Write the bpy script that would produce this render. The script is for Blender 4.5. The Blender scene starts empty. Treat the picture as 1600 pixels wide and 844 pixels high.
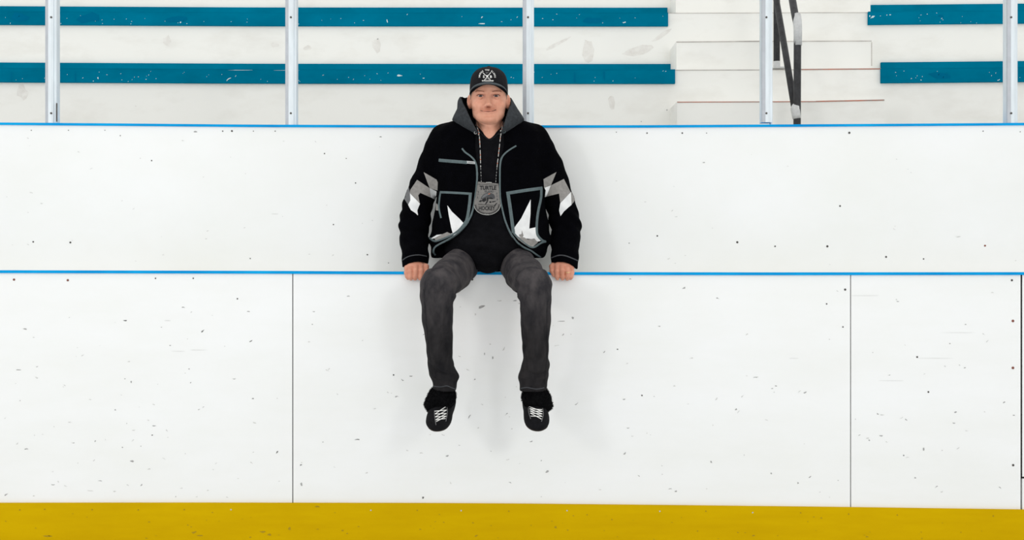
import bpy, math, random
import numpy as np
from mathutils import Vector
from mathutils.bvhtree import BVHTree
from mathutils.geometry import delaunay_2d_cdt

random.seed(7)
rng = np.random.default_rng(7)
S = bpy.context.scene
C = S.collection

# ------------------------------------------------------------------ camera
D = 5.0            # distance from the camera to the front of the boards (y = 0)
ZC = 1.235         # eye height above the ice
F = 1765.0         # focal length in pixels of a 1600 px wide frame
cam = bpy.data.cameras.new('camera')
cam.sensor_width = 36.0
cam.lens = F / 1600.0 * 36.0
co = bpy.data.objects.new('camera', cam)
co.location = (0, -D, ZC)
co.rotation_euler = (math.pi / 2, 0, 0)
C.objects.link(co)
S.camera = co

# ------------------------------------------------------------------ world, lights, exposure
w = bpy.data.worlds.new('arena_air')
S.world = w
w.use_nodes = True
bg = w.node_tree.nodes['Background']
bg.inputs['Color'].default_value = (1.0, 0.997, 0.99, 1)
bg.inputs['Strength'].default_value = 1.065
S.view_settings.view_transform = 'Standard'
S.view_settings.look = 'None'
S.view_settings.exposure = 0.0
S.view_settings.gamma = 1.0
S.view_settings.use_curve_mapping = False


def area(name, loc, target, size, power):
    l = bpy.data.lights.new(name, 'AREA')
    l.shape = 'DISK'
    l.size = size
    l.energy = power
    o = bpy.data.objects.new(name, l)
    o.location = loc
    o.rotation_euler = (Vector(target) - Vector(loc)).to_track_quat('-Z', 'Y').to_euler()
    C.objects.link(o)


area('softbox_light', (-3.6, -5.0, 2.5), (-0.1, 0, 1.2), 0.8, 34)
area('softbox_light', (2.5, -5.4, 2.6), (0.1, 0, 1.2), 0.8, 27)


# ------------------------------------------------------------------ small helpers
def P(px, py, y=0.0):
    """world point seen at photo pixel (px, py) at depth y"""
    s = (D + y) / F
    return Vector(((px - 800) * s, y, ZC - (py - 422) * s))


def lin(r, g, b):
    f = lambda c: (c / 255 / 12.92) if c / 255 <= 0.04045 else ((c / 255 + 0.055) / 1.055) ** 2.4
    return (f(r), f(g), f(b), 1)


def mat(name, rgb, rough=0.6, var=0.0, vscale=8.0, bump=0.0, bscale=60.0, metal=0.0, rgb2=None, stretch=(1, 1, 1),
        spec=0.3, sheen=0.0, attr=None, sss=0.0, bdist=0.002, lo=0.35, hi=0.65):
    m = bpy.data.materials.new(name)
    m.use_nodes = True
    nt = m.node_tree
    b = nt.nodes['Principled BSDF']
    b.inputs['Roughness'].default_value = rough
    b.inputs['Metallic'].default_value = metal
    b.inputs['Specular IOR Level'].default_value = spec
    if sheen:
        b.inputs['Sheen Weight'].default_value = sheen
        b.inputs['Sheen Roughness'].default_value = 0.6
    if sss:
        b.inputs['Subsurface Weight'].default_value = sss
        b.inputs['Subsurface Radius'].default_value = (0.012, 0.005, 0.003)
    tc = nt.nodes.new('ShaderNodeTexCoord')
    mp = nt.nodes.new('ShaderNodeMapping')
    mp.inputs['Scale'].default_value = stretch
    nt.links.new(tc.outputs['Object'], mp.inputs['Vector'])
    c1 = lin(*rgb)
    c2 = lin(*rgb2) if rgb2 else tuple(list(x * (1 - var) for x in c1[:3]) + [1])
    n = nt.nodes.new('ShaderNodeTexNoise')
    n.inputs['Scale'].default_value = vscale
    n.inputs['Detail'].default_value = 6
    n.inputs['Roughness'].default_value = 0.6
    nt.links.new(mp.outputs['Vector'], n.inputs['Vector'])
    r = nt.nodes.new('ShaderNodeValToRGB')
    r.color_ramp.elements[0].position = lo
    r.color_ramp.elements[1].position = hi
    r.color_ramp.elements[0].color = c2
    r.color_ramp.elements[1].color = c1
    nt.links.new(n.outputs['Fac'], r.inputs['Fac'])
    out = r.outputs['Color']
    if attr:
        at = nt.nodes.new('ShaderNodeAttribute')
        at.attribute_name = attr
        mx = nt.nodes.new('ShaderNodeMix')
        mx.data_type = 'RGBA'
        mx.blend_type = 'MULTIPLY'
        mx.inputs['Factor'].default_value = 1
        nt.links.new(out, mx.inputs['A'])
        nt.links.new(at.outputs['Color'], mx.inputs['B'])
        out = mx.outputs['Result']
    nt.links.new(out, b.inputs['Base Color'])
    if bump:
        n2 = nt.nodes.new('ShaderNodeTexNoise')
        n2.inputs['Scale'].default_value = bscale
        n2.inputs['Detail'].default_value = 4
        nt.links.new(tc.outputs['Object'], n2.inputs['Vector'])
        bp = nt.nodes.new('ShaderNodeBump')
        bp.inputs['Strength'].default_value = bump
        bp.inputs['Distance'].default_value = bdist
        nt.links.new(n2.outputs['Fac'], bp.inputs['Height'])
        nt.links.new(bp.outputs['Normal'], b.inputs['Normal'])
    return m


M = {}
M['board'] = mat('board_white', (240, 241, 240), 0.35, 0, 2.2, 0.15, 3, rgb2=(236, 237, 234), stretch=(.6, 1, 1.8), bdist=0.001)
M['wallw'] = mat('wall_white', (240, 241, 240), 0.4, 0, 1.2, 0.15, 3, rgb2=(234, 235, 231), stretch=(.7, 1, 1), bdist=0.001)
M['bleach'] = mat('bleacher_white', (240, 240, 235), 0.55, 0, 2.6, 0.25, 14, rgb2=(232, 231, 225), stretch=(1.0, 1, 2.2), lo=.3, hi=.5)
M['teal'] = mat('teal_paint', (0, 116, 148), 0.6, 0, 2.8, 0.2, 25, rgb2=(0, 104, 134), stretch=(1, 1, 2), spec=0.0)
M['blue'] = mat('blue_plastic', (8, 162, 224), 0.5, 0, 4, rgb2=(0, 138, 206), stretch=(1, 1, 8), spec=0.05)
M['yellow'] = mat('yellow_plastic', (205, 168, 0), 0.5, 0, 5, 0.1, 20, rgb2=(198, 160, 0), stretch=(.5, 1, 3), spec=0.03)
M['ice'] = mat('ice', (236, 240, 243), 0.2, 0.05, 2)
M['conc'] = mat('concrete', (200, 200, 198), 0.8, 0.1, 5)
M['gap'] = mat('dark_gap', (60, 62, 64), 0.8)
M['gapblack'] = mat('black_gap', (16, 16, 18), 0.8)
M['rust'] = mat('rust_seam', (196, 122, 98), 0.9, 0, 9, rgb2=(150, 140, 134), stretch=(1, 1, 1))
M['greyseam'] = mat('grey_seam', (160, 155, 150), 0.9, 0, 6, rgb2=(206, 200, 194))
M['alu'] = mat('aluminium', (222, 230, 234), 0.45, 0.12, 30, 0.3, 60, metal=0.25, stretch=(1, 1, .2))
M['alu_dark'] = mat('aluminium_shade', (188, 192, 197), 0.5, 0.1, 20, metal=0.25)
M['screw'] = mat('dark_screw', (84, 80, 76), 0.6, 0.4, 90)
M['rustscrew'] = mat('rusty_screw', (140, 84, 70), 0.7, 0.4, 90)
M['scuff'] = mat('scuff_grey', (172, 172, 170), 0.7, 0.2, 90)
M['scufflight'] = mat('scuff_light_grey', (212, 212, 209), 0.7, 0.1, 90)
M['scuffdark'] = mat('scuff_dark', (120, 120, 118), 0.7, 0.3, 90)
M['chip'] = mat('paint_chip', (205, 222, 226), 0.7)
M['stain'] = mat('dirt_stain', (222, 219, 213), 0.8, 0, 25, rgb2=(236, 235, 230))
M['tealstain'] = mat('teal_stain', (0, 100, 136), 0.5, 0, 8, rgb2=(0, 104, 138), spec=0.0)
M['ystain'] = mat('yellow_scuff', (165, 135, 10), 0.7)
M['tape'] = mat('black_tape', (58, 58, 60), 0.5, 0.5, 30, 0.5, 60)
M['tapegrey'] = mat('grey_tape', (205, 206, 205), 0.5, 0.15, 60, 0.5, 60)
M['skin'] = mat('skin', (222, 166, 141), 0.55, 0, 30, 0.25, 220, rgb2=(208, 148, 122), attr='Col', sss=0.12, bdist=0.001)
M['jacket'] = mat('black_fleece', (5, 5, 8), 0.95, 0.4, 25, 0.7, 260, spec=0.03)
M['hoodie'] = mat('black_sweatshirt', (17, 17, 20), 0.9, 0.4, 35, 0.6, 240, spec=0.05)
M['hood'] = mat('charcoal_sweatshirt', (58, 61, 64), 0.95, 0.35, 60, 0.7, 260, spec=0.15)
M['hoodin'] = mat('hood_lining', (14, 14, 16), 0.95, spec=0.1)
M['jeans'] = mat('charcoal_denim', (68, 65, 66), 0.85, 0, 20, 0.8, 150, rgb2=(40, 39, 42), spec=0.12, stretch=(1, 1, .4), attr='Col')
M['trim'] = mat('slate_binding', (92, 106, 108), 0.8, 0.2, 60, 0.5, 200)
M['cufftrim'] = mat('cuff_piping', (68, 70, 73), 0.85)
M['patchgrey'] = mat('grey_wool', (148, 145, 141), 0.95, 0.22, 70, 0.5, 220)
M['patchdark'] = mat('dark_grey_wool', (112, 113, 114), 0.95, 0.25, 70, 0.5, 220)
M['patchwhite'] = mat('white_wool', (232, 233, 232), 0.95, 0.12, 28, 0.4, 120)
M['patchpale'] = mat('pale_grey_wool', (196, 197, 197), 0.95, 0.15, 40, 0.4, 120)
M['tag'] = mat('tag_white', (190, 194, 194), 0.7)
M['cap'] = mat('black_cap_cloth', (27, 27, 30), 0.9, 0.25, 50, 0.6, 300, spec=0.15)
M['brim'] = mat('grey_brim', (88, 98, 102), 0.85, 0.15, 60)
M['thread'] = mat('white_thread', (232, 232, 228), 0.7)
M['threadgrey'] = mat('grey_thread', (120, 120, 120), 0.8)
M['shoe'] = mat('black_suede', (19, 19, 22), 0.9, 0.45, 60, 0.5, 160, spec=0.15)
M['sole'] = mat('shoe_sole', (88, 76, 68), 0.8, 0.2)
M['fur'] = mat('black_fur', (6, 6, 8), 0.9, 0.3, 60, spec=0.1)
M['metal'] = mat('silver_metal', (200, 200, 198), 0.3, 0.2, 50, metal=0.8)
M['beadwork'] = mat('pewter_beadwork', (128, 125, 121), 0.5, 0.25, 160, 0.8, 500, metal=0.2)
M['beadblack'] = mat('black_bead', (16, 16, 19), 0.35)
M['beadgrey'] = mat('dark_bead', (64, 65, 67), 0.4)
M['beadorange'] = mat('orange_bead', (220, 128, 96), 0.4)
M['beadsilver'] = mat('silver_bead', (205, 205, 200), 0.3, metal=0.3)
M['eyewhite'] = mat('eye_white', (205, 196, 190), 0.3)
M['iris'] = mat('iris', (48, 56, 64), 0.3)
M['pupil'] = mat('pupil', (10, 10, 12), 0.15)
M['hair'] = mat('grey_hair', (140, 122, 110), 0.9, 0.4, 200)
M['brow'] = mat('light_brown_brow', (166, 112, 90), 0.9, 0.3, 200)
M['lash'] = mat('dark_lash', (70, 50, 44), 0.9)
M['lipline'] = mat('lip_shadow', (128, 74, 64), 0.9)
M['gold'] = mat('gold', (240, 215, 160), 0.25, metal=0.9)


def link_mesh(name, verts, faces, m, parent=None, smooth=False, mats=None, fmat=None):
    me = bpy.data.meshes.new(name)
    me.from_pydata([tuple(v) for v in verts], [], [tuple(f) for f in faces])
    if smooth:
        me.polygons.foreach_set('use_smooth', [True] * len(me.polygons))
    for mm in (mats or [m]):
        me.materials.append(mm)
    if fmat is not None:
        me.polygons.foreach_set('material_index', fmat)
    me.update()
    o = bpy.data.objects.new(name, me)
    C.objects.link(o)
    if parent is not None:
        o.parent = parent
    return o


def tag(o, label=None, cat=None, group=None, kind=None):
    if label: o['label'] = label
    if cat: o['category'] = cat
    if group: o['group'] = group
    if kind: o['kind'] = kind
    return o


def empty(name, loc=(0, 0, 0)):
    o = bpy.data.objects.new(name, None)
    o.empty_display_size = 0.05
    o.location = loc
    C.objects.link(o)
    return o


def adopt(root, *objs):
    """parent objects built in world coordinates to an empty that is not at the origin"""
    for o in objs:
        o.parent = root
        o.matrix_parent_inverse.identity()
        o.location = Vector(o.location) - Vector(root.location)


class MB:
    def __init__(s):
        s.v = []; s.f = []; s.m = []

    def box(s, x0, x1, y0, y1, z0, z1, mi=0):
        b = len(s.v)
        s.v += [(x, y, z) for z in (z0, z1) for y in (y0, y1) for x in (x0, x1)]
        for q in ((0, 2, 3, 1), (4, 5, 7, 6), (0, 1, 5, 4), (2, 6, 7, 3), (0, 4, 6, 2), (1, 3, 7, 5)):
            s.f.append([b + i for i in q]); s.m.append(mi)

    def strip(s, xs, y0, y1, zb, zt, mi=0):
        """box swept along x with per-x bottom and top heights"""
        b = len(s.v)
        for x, a, t in zip(xs, zb, zt):
            s.v += [(x, y0, a), (x, y1, a), (x, y1, t), (x, y0, t)]
        n = len(xs)
        for i in range(n - 1):
            for k in range(4):
                a = b + 4 * i + k; c = b + 4 * i + (k + 1) % 4
                s.f.append([a, c, c + 4, a + 4]); s.m.append(mi)
        s.f.append([b + 3, b + 2, b + 1, b]); s.m.append(mi)
        e = b + 4 * (n - 1)
        s.f.append([e, e + 1, e + 2, e + 3]); s.m.append(mi)

    def tube(s, pts, r, n=10, mi=0, cap=True):
        pts = [Vector(p) for p in pts]
        rs = r if isinstance(r, (list, tuple)) else [r] * len(pts)
        b = len(s.v)
        up = None
        for i, p in enumerate(pts):
            t = (pts[min(i + 1, len(pts) - 1)] - pts[max(i - 1, 0)]).normalized()
            if up is None:
                up = Vector((0, 0, 1)) if abs(t.z) < .9 else Vector((1, 0, 0))
            a = t.cross(up).normalized(); c = a.cross(t).normalized(); up = c
            for k in range(n):
                an = 2 * math.pi * k / n
                s.v.append(tuple(p + rs[i] * (math.cos(an) * a + math.sin(an) * c)))
        for i in range(len(pts) - 1):
            for k in range(n):
                a = b + i * n + k; c = b + i * n + (k + 1) % n
                s.f.append([a, c, c + n, a + n]); s.m.append(mi)
        if cap:
            s.f.append([b + k for k in reversed(range(n))]); s.m.append(mi)
            e = b + n * (len(pts) - 1)
            s.f.append([e + k for k in range(n)]); s.m.append(mi)

    def sphere(s, c, r, n=10, m=7, mi=0):
        c = Vector(c); b = len(s.v)
        rr = r if isinstance(r, (list, tuple)) else (r, r, r)
        s.v.append((c.x, c.y, c.z + rr[2]))
        for i in range(1, m):
            th = math.pi * i / m
            for k in range(n):
                ph = 2 * math.pi * k / n
                s.v.append((c.x + rr[0] * math.sin(th) * math.cos(ph), c.y + rr[1] * math.sin(th) * math.sin(ph), c.z + rr[2] * math.cos(th)))
        s.v.append((c.x, c.y, c.z - rr[2]))
        for k in range(n):
            s.f.append([b, b + 1 + k, b + 1 + (k + 1) % n]); s.m.append(mi)
            e = b + 1 + (m - 2) * n
            s.f.append([e + k, b + 1 + (m - 1) * n, e + (k + 1) % n]); s.m.append(mi)
        for i in range(m - 2):
            for k in range(n):
                a = b + 1 + i * n + k; c2 = b + 1 + i * n + (k + 1) % n
                s.f.append([a, a + n, c2 + n, c2]); s.m.append(mi)

    def build(s, name, m, parent=None, smooth=False):
        ms = m if isinstance(m, list) else [m]
        return link_mesh(name, s.v, s.f, None, parent, smooth, ms, s.m)


def spline(pts, n=6):
    pts = [np.array(p, float) for p in pts]
    out = []
    for i in range(len(pts) - 1):
        p0 = pts[max(i - 1, 0)]; p1 = pts[i]; p2 = pts[i + 1]; p3 = pts[min(i + 2, len(pts) - 1)]
        for k in range(n):
            t = k / n
            out.append(0.5 * (2 * p1 + (p2 - p0) * t + (2 * p0 - 5 * p1 + 4 * p2 - p3) * t * t + (3 * p1 - p0 - 3 * p2 + p3) * t ** 3))
    out.append(pts[-1])
    return out


# ================================================================== the setting
XS_PX = np.linspace(-500, 2100, 66)


def prof(pairs):
    xs, ys = zip(*pairs)
    def f(px):
        return np.interp(px, xs, ys)
    return f


def zrow(pxs, ypx, y):
    s = (D + y) / F
    return ZC - (np.asarray(ypx) - 422) * s


def xrow(pxs, y):
    return (np.asarray(pxs) - 800) * (D + y) / F


# floor: ice in front of the boards, rubber mat / concrete behind
m = MB(); m.box(-12, 12, -14, 0.0, -0.1, 0.0); tag(m.build('floor', M['ice']), kind='structure')
m = MB(); m.box(-12, 12, 0.0, 12, -0.1, 0.0); tag(m.build('floor', M['conc']), kind='structure')

WB = 0.31      # front face of the wall behind the ledge
top_low = prof([(-500, 424), (0, 424.6), (400, 425.6), (800, 427.4), (1200, 428), (1600, 427.6), (2100, 427)])   # middle of the lower blue line
top_up = prof([(-500, 190), (0, 193.6), (200, 195.2), (400, 197), (600, 197.6), (800, 198), (1000, 197.9), (1200, 196.8), (1400, 195.6), (1600, 194.2), (2100, 190)])
kick = prof([(-500, 787), (0, 786.5), (300, 786.2), (650, 786.8), (800, 787.6), (1060, 790.2), (1330, 793.2), (1600, 797), (2100, 802)])


def clip(a, b):
    return np.array([a] + [x for x in XS_PX if a < x < b] + [b])


def board_panel(a, b, label, ybot=None, ytop=None):
    px = clip(a, b)
    m = MB()
    zt = zrow(px, top_low(px) + 1.6, 0) if ytop is None else zrow(px, px * 0 + ytop, 0)
    zb = zrow(px, kick(px) - 0.5, 0) if ybot is None else zrow(px, px * 0 + ybot, 0)
    m.strip(xrow(px, 0), 0.0, 0.012, zb, zt)
    root = empty('rink_board', (float(xrow([(a + b) / 2], 0)[0]), 0, float(zb.min())))
    o = m.build('panel_sheet', M['board']); adopt(root, o)
    tag(root, label, 'rink board', 'white sheets of the lower rink boards')
    return root


pan1 = board_panel(-500, 456.6, 'white lower rink board sheet left of the sitting man, scuffed, ending at the left seam')
pan2 = board_panel(458.2, 1328.4, 'wide white lower rink board sheet directly behind the dangling legs')
pan3 = board_panel(1330.0, 1594.6, 'white lower rink board sheet with a column of dark bolts at its right edge')
pan4 = board_panel(1597.4, 2100, 'white gate board at the far right edge outlined by a black gap', ybot=745)
pan5 = board_panel(1597.4, 2100, 'short white sheet under the gate panel at the far right edge', ytop=748)
del pan5['group']; del pan4['group']

m = MB()   # timber core behind the sheets, seen as dark gap lines
m.strip(xrow(XS_PX, 0), 0.0125, 0.10, XS_PX * 0 + 0.0, zrow(XS_PX, top_low(XS_PX) + 2.6, 0))
tag(m.build('board_core', M['gap']), 'dark backing seen through the thin vertical seams between the white rink board sheets', 'board backing')
m = MB()
x = xrow([1594.6, 1597.4], 0)
m.strip(x, 0.003, 0.0124, zrow(0, np.array([746., 746.]), 0), zrow(0, np.array([430., 430.]), 0))
x = xrow([1594.6, 2100], 0)
m.strip(x, 0.003, 0.0124, zrow(0, np.array([748., 748.]), 0), zrow(0, np.array([745., 745.]), 0))
tag(m.build('gate_gap_liner', M['gapblack']), 'black rubber liner in the gap around the gate at the far right', 'seal')

# yellow kick plate
m = MB()
m.strip(xrow(XS_PX, -0.012), -0.012, 0.0, XS_PX * 0 + 0.0, zrow(XS_PX, kick(XS_PX), -0.012))
kp = empty('kick_plate', (0, -0.006, 0)); tag(kp, 'long yellow plastic kick plate along the bottom of the rink boards', 'kick plate')
o = m.build('plate', M['yellow']); adopt(kp, o)


def disc(px, py, y, r, name, m, root, h=0.0015):
    b = MB()
    p = P(px, py, y)
    b.tube([p + Vector((0, 0.0005, 0)), p - Vector((0, h, 0))], r, 9)
    o = b.build(name, m); adopt(root, o)
    return o


for i, (bx, by) in enumerate([(31, 797), (70, 796), (144, 796.5), (216, 797), (288, 796.5), (361, 796.5), (495, 792), (579.5, 797.5), (652, 797.5), (720.5, 798), (795, 799),
                              (886, 798), (956, 812), (1031, 799), (1103, 799), (1176, 801), (1251, 801.5), (1326, 803.5), (1402, 805), (1552, 806.5)]):
    disc(bx, by, -0.012, 0.0032, 'bolt', M['tag'] if i in (5, 7, 9, 11, 13, 15) else M['ystain'], kp)

# caps (blue nose rails) and the ledge the man sits on
m = MB()
zt = zrow(XS_PX, top_low(XS_PX) - 2.3, 0); zb = zrow(XS_PX, top_low(XS_PX) + 2.1, 0)
m.strip(xrow(XS_PX, -0.008), -0.008, 0.03, zb, zt)
tag(m.build('cap_rail', M['blue']), 'blue cap rail along the ledge where the man sits and holds on', 'cap rail')
m = MB()
m.strip(xrow(XS_PX, 0), 0.03, WB, zb - 0.02, zt - 0.001)
LEDGE_Z = float(zt[int(len(zt) / 2) - 1])
tag(m.build('ledge', M['board']), 'flat white ledge between the lower boards and the wall behind the man', 'ledge')
m = MB()
zt2 = zrow(XS_PX, top_up(XS_PX), WB)
m.strip(xrow(XS_PX, WB), WB, WB + 0.10, XS_PX * 0, zt2)
wall = m.build('wall_back', M['wallw']); tag(wall, kind='structure')
m = MB()
m.strip(xrow(XS_PX, WB), WB - 0.008, WB + 0.11, zrow(XS_PX, top_up(XS_PX) + 1.7, WB), zrow(XS_PX, top_up(XS_PX) - 1.9, WB))
tag(m.build('cap_rail', M['blue']), 'blue cap rail on top of the upper white wall under the posts', 'cap rail')


# screws in the walls
for (sx, sy, rr, k) in [(22, 437, .0065, 1), (106, 438, .0065, 1), (243, 435, .004, 0), (302, 435, .004, 0), (371, 467, .004, 0)]:
    disc(sx, sy, 0, rr * .8, 'screw', M['rustscrew'] if k else M['screw'], pan1)
for (sx, sy, rr, k) in [(738, 437, .006, 0), (1320.5, 452.6, .006, 0), (1291.6, 475, .004, 0), (1317, 511, .004, 0), (615, 586, .004, 0), (1003, 618, .004, 0)]:
    disc(sx, sy, 0, rr * .8, 'screw', M['screw'], pan2)
for (sx, sy, rr, k) in [(1581, 438, .006, 0), (1582.6, 501.6, .0075, 1), (1582.6, 575, .0075, 1), (1583, 727, .0065, 0), (1433, 558, .005, 0), (1450.5, 612.6, .005, 0)]:
    disc(sx, sy, 0, rr * .8, 'bolt', M['rustscrew'] if k else M['screw'], pan3)
for (sx, sy, rr) in [(49, 203.6, 3), (107, 203.6, 3), (164, 203.6, 2.5), (188, 212, 3), (237, 251, 4), (348, 205, 4), (362.4, 204.8, 6), (396, 205, 3), (430, 205, 3.5),
                     (507, 240, 4), (541, 247.6, 3), (555.6, 286, 4), (521, 351, 4), (391, 404, 3.5), (574, 398, 4.5), (607, 411, 3), (52, 378, 5), (110, 379, 6),
                     (963, 206.6, 3), (1011, 208, 4.5), (1066, 208, 5), (1104, 208, 3), (1327, 207.6, 7), (1312.5, 322, 5.5), (1027, 368.7, 5), (1152, 378.6, 7),
                     (1211, 385, 5), (1292.7, 385, 7), (1384.5, 401.5, 6), (1443, 404.7, 4.5), (1539, 384, 6), (1536, 205, 3.5), (983, 380, 3), (1594, 206, 3)]:
    o = disc(sx, sy, WB, rr * .00075, 'screw', M['rustscrew'] if sx == 1539 else M['screw'], wall)


# scuffs: flat paint marks lying on the surfaces
def scuffs(lst, y, parent, mats, world_parent=True, name='scuff_marks'):
    v = []; f = []; fm = []
    for (px, py, L, T, ang, mi) in lst:
        c = P(px, py, y)
        s = (D + y) / F
        b = len(v); n = 9
        v.append((c.x, c.y - 0.0006, c.z))
        for k in range(n):
            a = 2 * math.pi * k / n
            rr = random.uniform(.55, 1.1)
            dx = L / 2 * rr * math.cos(a); dz = T / 2 * rr * math.sin(a) + (0.06 * L * math.sin(a * 2 + px) if L < 11 else 0)
            X = dx * math.cos(ang) - dz * math.sin(ang); Z = dx * math.sin(ang) + dz * math.cos(ang)
            v.append((c.x + X * s, c.y - 0.0006, c.z + Z * s))
        for k in range(n):
            f.append((b, b + 1 + k, b + 1 + (k + 1) % n)); fm.append(mi)
    o = link_mesh(name, v, f, None, None, False, mats, fm)
    o['kind'] = 'stuff'
    adopt(parent, o) if parent.type == 'EMPTY' else setattr(o, 'parent', parent)


SM = [M['scuff'], M['scufflight'], M['scuffdark']]
s1 = [(195, 501, 8, 2, -.1, 2), (317, 517, 8, 1.6, .7, 2), (392, 533, 6, 1.6, .5, 2), (388, 487, 7, 2, -.1, 0), (38, 514, 8, 2, -.1, 0), (29, 578, 12, 1.6, 0, 0), (266, 540, 3, 2, 0, 0),
      (280, 549, 30, .8, 0, 1), (310, 547, 30, .8, 0, 1), (206, 721, 9, 3, -.3, 0), (205, 597, 3, 4, .4, 0), (395, 623, 4, 1.6, 0, 2), (238, 680, 3.5, 2.5, 0, 2), (42, 702, 7, 1.8, 0, 0), (114, 692, 7, 1, 0, 0), (433, 707, 6, 2, 1.0, 2),
      (298, 598, 3, 1.6, .8, 0), (366, 592, 8, 1.5, 0, 0), (149, 689.5, 4, 2, 0.6, 0), (83, 757.5, 8, 1.4, 0, 0), (221, 758, 5, 2, .8, 0), (141, 767, 12, 1.5, 0, 1), (10, 773, 8, 2, .6, 0), (262, 501, 14, 1, 0, 1), (318, 636, 5, 2, .4, 1), (195, 592, 3, 2, 0, 0)]
s2 = [(752, 480, 13, 5, .35, 0), (743, 491, 3, 4, 0, 1), (470, 727, 5, 2, .6, 2), (558, 687, 9, 2, 0, 2), (545, 463, 7, 1.6, 0, 0), (488, 507, 3, 2, 0, 0), (699, 712.5, 6, 3, .3, 0), (661, 778, 5, 4, 0, 2),
      (757, 553, 2, 6, 0, 0), (770, 559, 3, 5, .3, 0), (804, 470, 8, 2, .1, 0), (780, 470, 10, 1, 0, 1), (895, 497, 4, 5, .5, 0), (878, 502, 14, 1.4, 0, 0), (944, 550, 5, 2, .8, 0), (965, 546, 3, 2, 0, 2),
      (901, 631, 9, 1, .7, 0), (629, 594, 6, 2, -.7, 0), (620, 620, 7, 2, .2, 0), (812, 474, 6, 2, 0, 1), (471, 757, 4, 6, 0, 0), (1111, 722, 3, 5, .7, 0), (1266, 745, 7, 1.5, .7, 0), (1247, 755, 3, 3, 0, 0), (1056, 768, 4, 3, 0, 0),
      (855, 737, 6, 4, .5, 0), (975, 624, 5, 2, 0, 0), (1205, 740, 3, 3, 0, 0), (870, 540, 12, 1, .2, 1), (1180, 590, 8, 1.6, 0, 0), (1080, 560, 9, 1.4, .2, 1), (1150, 640, 4, 3, .5, 0), (1030, 510, 6, 1.5, 0, 0), (1240, 560, 20, .8, 0, 1), (830, 690, 6, 2, 0.3, 0), (1069, 450, 7, 3, .5, 0), (985, 436, 4, 2, 0, 0)]
s3 = [(1443, 702, 4, 8, 0.1, 0), (1403, 471, 5, 1.4, 0, 0), (1508, 507, 6, 1.4, 0, 0), (1484, 537, 3, 2, 0, 0), (1507, 575, 5, 2, .3, 0), (1493, 644, 5, 3, .5, 0), (1490, 661, 6, 2, -.3, 0), (1584, 649, 4, 2, 0, 0), (1372, 647, 5, 2, -.4, 0), (1358, 688, 4, 2.5, 0, 0), (1412, 712, 3, 2.5, 0, 2), (1430, 747, 3, 3, 0, 0), (1463, 761, 8, 1.5, .6, 0), (1569, 629, 5, 2, .4, 0), (1416, 656, 5, 2, -.5, 0), (1460, 560, 60, .7, 0, 1), (1350, 462, 50, .7, 0, 1), (1500, 520, 70, .6, 0, 1), (1390, 595, 50, .6, 0, 1)]
for L, a, b, n in ((s1, 0, 450, 70), (s2, 470, 1320, 90), (s3, 1335, 1590, 24)):
    for i in range(n):
        yy = random.uniform(450, 780) ** 1.0
        yy = 450 + (780 - 450) * random.random() ** .75
        L.append((random.uniform(a, b), yy, random.uniform(2, 8), random.uniform(.8, 2.2), random.gauss(0, .5), random.choice([0, 1, 1, 1])))
scuffs(s1, 0, pan1, SM); scuffs(s2, 0, pan2, SM); scuffs(s3, 0, pan3, SM)
s4 = [(306, 206, 7, 3, 0, 0), (595, 214, 5, 1.6, 0, 2), (1099.6, 254, 5, 2, 0, 0), (430, 334.5, 14, 1.2, 0, 1), (65, 318, 6, 2, 0, 1), (1496, 370, 10, 2, 0, 1)]
for i in range(50):
    s4.append((random.choice([random.uniform(5, 620), random.uniform(915, 1590)]), random.uniform(215, 415), random.uniform(1.5, 6), random.uniform(.7, 1.5), random.gauss(0, .4), 1))
scuffs(s4, WB, wall, SM)
s5 = [(75, 838, 18, 3, 0, 0), (303, 832, 9, 4, .2, 0), (312, 837, 14, 2, 0, 0), (410, 831, 10, 3, 0, 0), (421, 836, 8, 4, 0, 0), (452, 826, 6, 5, 0, 0), (535, 829, 5, 2, 0, 0), (745, 837, 9, 2, .5, 0), (868, 824, 4, 4, 0, 0), (1177, 837, 5, 3, 0, 0), (1355, 839, 6, 2, 0, 0), (495, 792, 9, 2, 0, 0), (1090, 830, 3, 2, 0, 0)]
for i in range(60):
    s5.append((random.uniform(0, 1600), random.uniform(800, 843), random.uniform(1, 5), random.uniform(.6, 2), 0, 0))
scuffs(s5, -0.012, kp, [M['ystain']])

# ------------------------------------------------------------------ bleachers
bow = prof([(-500, -5), (0, -2), (400, 0), (1000, .4), (1200, 0), (1400, -1.6), (1600, -3.4), (2100, -8)])
YR = [1.52, 1.80, 2.08, 2.36, 2.92, 3.48]      # depths of the step fronts
#   pixel height of front edges: aisle step 158, first bench row 108, mid step 64, second bench row 19.5


def bz(px, ypx, y):
    return zrow(px, ypx + bow(px), y)


bl = empty('bleachers', (0, 1.52, 0)); tag(bl, 'white painted tiers of the spectator stand behind the upper wall', 'bleachers')
SL, SR = 1056.0, 1372.0                         # edges of the stairway
px = XS_PX
# tier 1 riser (white face under the lower bench), tier 2 riser, tier 3 riser, closed treads
def tier(y, ytop, depth, ybot_z, name='riser'):
    m = MB()
    m.strip(xrow(px, y), y, y + depth, px * 0 + ybot_z, bz(px, px * 0 + ytop, y))
    o = m.build(name, M['bleach']); adopt(bl, o)
    return o


tier(YR[1], 108.6, .56, 0.0)        # its top front edge is the line in the lower teal band
tier(YR[3], 20.2, .56, 0.3)
tier(YR[4], -70, .56, 0.6)
tier(YR[5], -160, .9, 0.9)


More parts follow.
